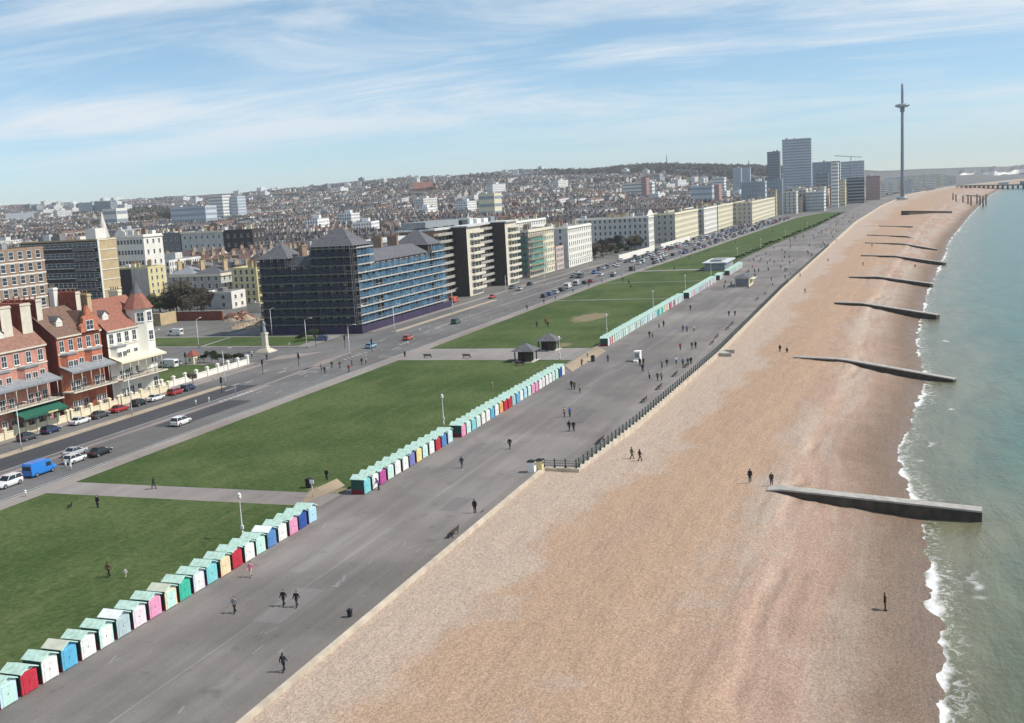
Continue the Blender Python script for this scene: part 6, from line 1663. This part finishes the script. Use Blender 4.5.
for x, y in ((262, 190), (262.8, 225), (285.5, 180), (236.5, 185), (236, 215)): rlamp(x, y, 'thin grey lamp along the avenue lawns', 'lamps of the avenue', PI/2)
def bin_(px, py, label, mat, h=1.2, w_=.75):
    p = G(px, py); t = thing('litter_bin', label, 'litter bin', p); m = MB(); m.box(-w_/2, -w_/2, 0, w_/2, w_/2, h); m.build('bin', mat, t); m = MB(); m.box(-w_/2-.05, -w_/2-.05, h+.0, w_/2+.05, w_/2+.05, h+.16); m.hip(-w_/2, -w_/2, w_/2, w_/2, h+.16, .18, 0); m.build('lid', 'black iron', t)
    MB().box(-w_*.32, -w_/2-.02, h*.68, w_*.32, -w_/2-.001, h*.9).build('slot', 'rubber', t)
bin_(532, 472, 'large black and white litter bin at the promenade step', 'white paint', 1.5, 1.0); bin_(540, 470, 'yellow litter bin right of the black and white bin', 'yellow render', 1.4, .9)
bin_(309.5, 488, 'black litter bin on the dirt strip at the end of the nearest row', 'black iron'); bin_(593, 361.5, 'dark litter bin at the end of the third row', 'dark brick'); bin_(350, 617, 'small dark bollard bin by the promenade edge', 'black iron', .6, .35)
def bench_proto():
    t = bpy.data.objects.new('bench', None); col.objects.link(t); m = MB()
    for i in range(4): m.box(-.9, -.28+i*.14, .43, .9, -.17+i*.14, .47)
    m.build('seat', 'dark wood', t); m = MB()
    for i in range(3): m.box(-.9, .28+i*.03, .56+i*.14, .9, .31+i*.03, .67+i*.14)
    m.build('backrest', 'dark wood', t)
    for s in (-.75, .75): m = MB(); m.box(s-.04, -.26, 0, s+.04, -.2, .43); m.box(s-.04, .22, 0, s+.04, .28, .43); m.tube((s, .25, .43), (s, .36, .98), .035, n=5); m.build('leg', 'black iron', t)
    remember(t); return t
BP = bench_proto(); bu = [0]
def bench(px, py, label, rz=PI, group=None):
    p = G(px, py); t = copy_tree(BP) if bu[0] else BP; bu[0] = 1; t.location = (p.x, p.y, .0); t.rotation_euler = (0, 0, rz); t.scale = (1.15, 1.15, 1.15); tag(t, label, 'bench', group)
bench(453, 536, 'lone dark bench near the low kerb of the promenade'); bench(600, 443, 'dark bench at the start of the railing', PI)
for px, py in ((644, 402), (659, 389), (675, 376), (686, 367), (712, 344), (716.5, 338), (727.5, 329.5), (731.6, 325), (757, 300), (765, 294)): bench(px, py, 'dark bench facing the sea in the line along the railing', PI, 'benches along the railing')
bench(428, 358, 'bench at the left on the lawn edge of the plaza path', PI/2); bench(467, 358, 'bench at the right on the lawn edge of the plaza path', PI/2); bench(520, 366, 'dark bench at the foot of the nearer shelter', PI/2)
# two hipped shelters on the plaza
def shelter(px, py, label):
    p = G(px, py); t = thing('shelter', label, 'shelter', p, .0)
    m = MB(); m.box(-1.9, -.15, 0, 1.9, .15, 2.5); m.box(-.15, -1.9, 0, .15, 1.9, 2.5); m.box(-1.9, -1.9, 0, -1.7, .5, 2.5); m.build('screen_walls', 'dark wood', t)
    for a in (-2.0, 2.0):
        for b in (-2.0, 2.0): MB().box(a-.12, b-.12, 0, a+.12, b+.12, 2.6).build('post', 'green paint', t)
    m = MB(); m.hip(-2.4, -2.4, 2.4, 2.4, 2.6, 1.75, .45); m.build('roof', 'slate', t); MB().lathe([(.12, 4.3), (.05, 4.7), (.09, 4.8), (.02, 5.0)], n=8).build('finial', 'lead grey', t)
    m = MB()
    for s in (-1, 1): m.box(-1.6, s*.5-.2, .4, 1.6, s*.5+.2, .46)
    m.build('seat', 'dark wood', t); MB().box(-2.7, -2.7, -.05, 2.7, 2.7, .13).build('plinth', 'pale concrete', t)
shelter(526, 361, 'nearer dark shelter with a hipped grey roof on the plaza'); shelter(549, 350, 'farther dark shelter with a hipped grey roof on the plaza')
# white sign kiosk, sandwich kiosk, glass roofed shelter
p = G(638, 361); t = thing('kiosk', 'small white and grey kiosk standing alone in the promenade', 'kiosk', p); t.scale = (.72, .72, .9); MB().box(-1.3, -.9, .15, 1.3, .9, 2.4).build('wall', 'white paint', t); MB().box(-1.45, -1.05, 2.4, 1.45, 1.05, 2.6).build('roof', 'white render', t); MB().box(-1.34, -.7, .9, -1.30, .7, 2.1).build('hatch', 'lead grey', t); MB().box(-1.5, -1.1, 0, 1.5, 1.1, .15).build('plinth', 'concrete', t); MB().box(-3.4, -.6, 0, -1.8, .8, .5).build('counter', 'white render', t)
p = G(742, 287); t = thing('kiosk', 'cream refreshment kiosk with a dark end on the promenade', 'kiosk', p)
MB().box(0, -2.6, 0, 13, 2.6, 3.3).build('wall', 'cream render', t); MB().hip(0, -2.6, 13, 2.6, 3.3, 1.2, .5).build('roof', 'slate', t)
MB().box(-.06, -2.4, .2, 0, 2.4, 3.0).build('dark_end', 'dark slab', t)  # flat dark panel covering the west end wall
for i in range(4): MB().box(1+i*3, -2.68, 1.0, 3.2+i*3, -2.6, 2.5).build('hatch', 'yellow render', t)
MB().box(2, -4.2, 2.6, 11, -2.6, 2.75).build('awning', 'cream render', t)
p = G(719, 271); t = thing('shelter_building', 'low glass walled shelter building with a pale flat roof behind the farthest huts', 'building', (488, 71.5, 0)); MB().box(0, 0, 0, 27, 9, 3.2).build('wall', 'glass grey', t); MB().box(-1, -1, 3.2, 28, 10, 3.7).build('roof', 'pale roof', t); MB().box(4, 2, 3.7, 20, 7, 4.5).build('roof_light', 'lead grey', t)
# steps platform over the beach wall
p = G(716, 354, -.6); t = thing('beach_steps', 'concrete steps and deck going down to the shingle from the railing', 'steps', (G(711, 352, -.6).x-5, wl(246)-.4, 0)); m = MB()
for i in range(5): m.box(0, -.6-i*.5, -3, 5, -.0-i*.5 if i == 0 else -.1-(i-1)*.5-.5, -.1-i*.22)
m.build('treads', 'concrete', t); m = MB(); m.box(-.2, -2.9, -3, -.02, .1, -.1); m.box(5.02, -2.9, -3, 5.2, .1, -.1); m.build('side_walls', 'concrete', t)
# statue on its pedestal
p = G(266, 352); t = thing('statue', 'bronze figure with globe on a pale stone pedestal at the avenue mouth', 'statue', (p.x, p.y, .0)); t.scale = (.62, .62, .98)
m = MB(); m.box(-3.6, -3.6, 0, 3.6, 3.6, .3); m.box(-2.9, -2.9, .3, 2.9, 2.9, .6); m.box(-2.2, -2.2, .6, 2.2, 2.2, .95); m.build('steps', 'stone trim', t)
m = MB(); m.box(-1.35, -1.35, .95, 1.35, 1.35, 1.6); m.box(-1.05, -1.05, 1.6, 1.05, 1.05, 5.0); m.box(-1.3, -1.3, 5.0, 1.3, 1.3, 5.45); m.build('pedestal', 'stone trim', t)
m = MB(); m.lathe([(.95, 5.45), (.85, 6.4), (.55, 7.3), (.62, 8.0), (.50, 8.5), (.16, 8.75)], n=14); m.ball((0, 0, 9.0), .27, 10, 0, 1, 1, 1.2); m.ball((.05, 0, 9.3), .16, 8, 0, 1, 1, .8)
for s in (-1, 1): m.tube((0, s*.5, 8.4), (.35, s*.75, 7.6), .17, .13, 8); m.tube((.35, s*.75, 7.6), (.75, s*.5, 7.75), .13, .09, 8)
m.ball((.85, -.5, 7.9), .22, 8)
put('figure', remesh(m, .05, .5, 'figure', 'bronze'), t)
# signs and bollards by the road
for px, py, lb in [(313, 498, 'slim cream sign post on the big lawn beside the dirt strip')]:
    p = G(px, py); t = thing('sign_post', lb, 'sign', p); MB().tube((0, 0, 0), (0, 0, 2.4), .06, n=6).build('post', 'stone trim', t); MB().box(-.05, -.3, 2.0, .05, .3, 2.5).build('panel', 'white paint', t)
def bollard(x, y, label, group):
    t = thing('bollard', label, 'bollard', (x, y, .0), 0, group); MB().lathe([(.16, 0), (.15, .9), (.17, .95), (.1, 1.05)], n=8).build('post', 'white paint', t); MB().lathe([(.165, .55), (.165, .75)], n=8).build('band', 'car lamp', t)
for px, py in ((66, 468), (71, 470), (26, 497), (196, 405), (209, 402), (420, 332), (408, 345)): p = G(px, py); bollard(p.x, p.y, 'white traffic bollard on the island or road edge', 'traffic bollards')
for px, py in ((346, 336), (352, 334), (358, 332), (363, 331)):
    p = G(px, py); t = thing('barrier', 'dark crowd barrier at the junction below the scaffolding corner', 'barrier', p, 0, 'barriers below the scaffolding corner'); m = MB()
    for a in (-1, 1): m.box(a-.04, -.04, 0, a+.04, .04, 1.1)
    m.box(-1, -.03, 1.02, 1, .03, 1.1); m.box(-1, -.03, .2, 1, .03, .26)
    for i in range(9): m.box(-1+i*.24, -.015, .26, -.97+i*.24, .015, 1.02)
    m.build('frame', 'black iron', t)
p = G(477, 514); t = thing('skateboard', 'skateboard lying at the feet of a person near the promenade edge', 'skateboard', (p.x+.9, p.y-.4, 0)); MB().box(-.4, -.11, .09, .4, .11, .11).build('deck', 'dark wood', t)
for a in (-.27, .27):
    for b in (-.09, .09): MB().tube((a, b-.02, .045), (a, b+.02, .045), .045, n=8).build('wheel', 'beige cloth' if False else 'white paint', t)
for a, b, lb in [(70, 508, 'small black dog lying on the near lawn')]:
    p = G(a, b, .07); t = thing('dog', lb, 'dog', p); m = MB()
    m.tube((-.28, 0, .36), (.22, 0, .40), .12, .15, 10); m.ball((.22, 0, .4), .15, 10); m.ball((-.28, 0, .36), .12, 10); m.tube((.26, 0, .44), (.42, 0, .60), .085, .07, 8); m.ball((.46, 0, .62), .09, 10); m.tube((.46, 0, .61), (.62, 0, .57), .05, .035, 8); m.ball((.62, 0, .57), .037, 8)
    for s in (-1, 1):
        limb(m, [(Vector((.22, s*.08, .36)), .055), (Vector((.24, s*.08, .2)), .04), (Vector((.22, s*.08, .03)), .033)]); limb(m, [(Vector((-.28, s*.08, .36)), .07), (Vector((-.2, s*.08, .22)), .045), (Vector((-.33, s*.08, .13)), .032), (Vector((-.30, s*.08, .03)), .03)]); m.tube((.43, s*.06, .68), (.40, s*.08, .77), .035, .01, 6)
    limb(m, [(Vector((-.38, 0, .42)), .03), (Vector((-.55, 0, .55)), .018)])
    put('body', remesh(m, .015, .4, 'body', 'cloth black'), t)

def signal(px, py, label):
    p = G(px, py); t = thing('traffic_light', label, 'traffic light', p, 0, 'traffic lights at the avenue junction')
    MB().tube((0, 0, 0), (0, 0, 3.1), .07, n=6).build('post', 'black iron', t); h = MB(); h.box(-.2, -.2, 2.3, .2, .12, 3.4).build('head', 'black iron', t)
    MB().box(-.34, -.02, 2.2, .34, .02, 3.5).build('backboard', 'rubber', t)
for px, py in ((222, 393), (263, 374), (299, 367), (345, 348), (316, 347), (372, 352), (186, 366)): signal(px, py, 'dark traffic light on a thin post at the avenue junction')
for px, py in ((236, 398), (214, 389), (246, 364), (290, 352), (398, 340), (430, 334), (470, 322), (500, 307)):
    p = G(px, py); t = thing('sign_post', 'small round traffic sign on a grey post along the seafront road', 'sign', p, 0, 'traffic signs along the seafront road'); MB().tube((0, 0, 0), (0, 0, 2.6), .04, n=6).build('post', 'galvanised', t); MB().tube((-.02, 0, 2.3), (.02, 0, 2.3), .3, n=12).build('panel', 'white paint', t)
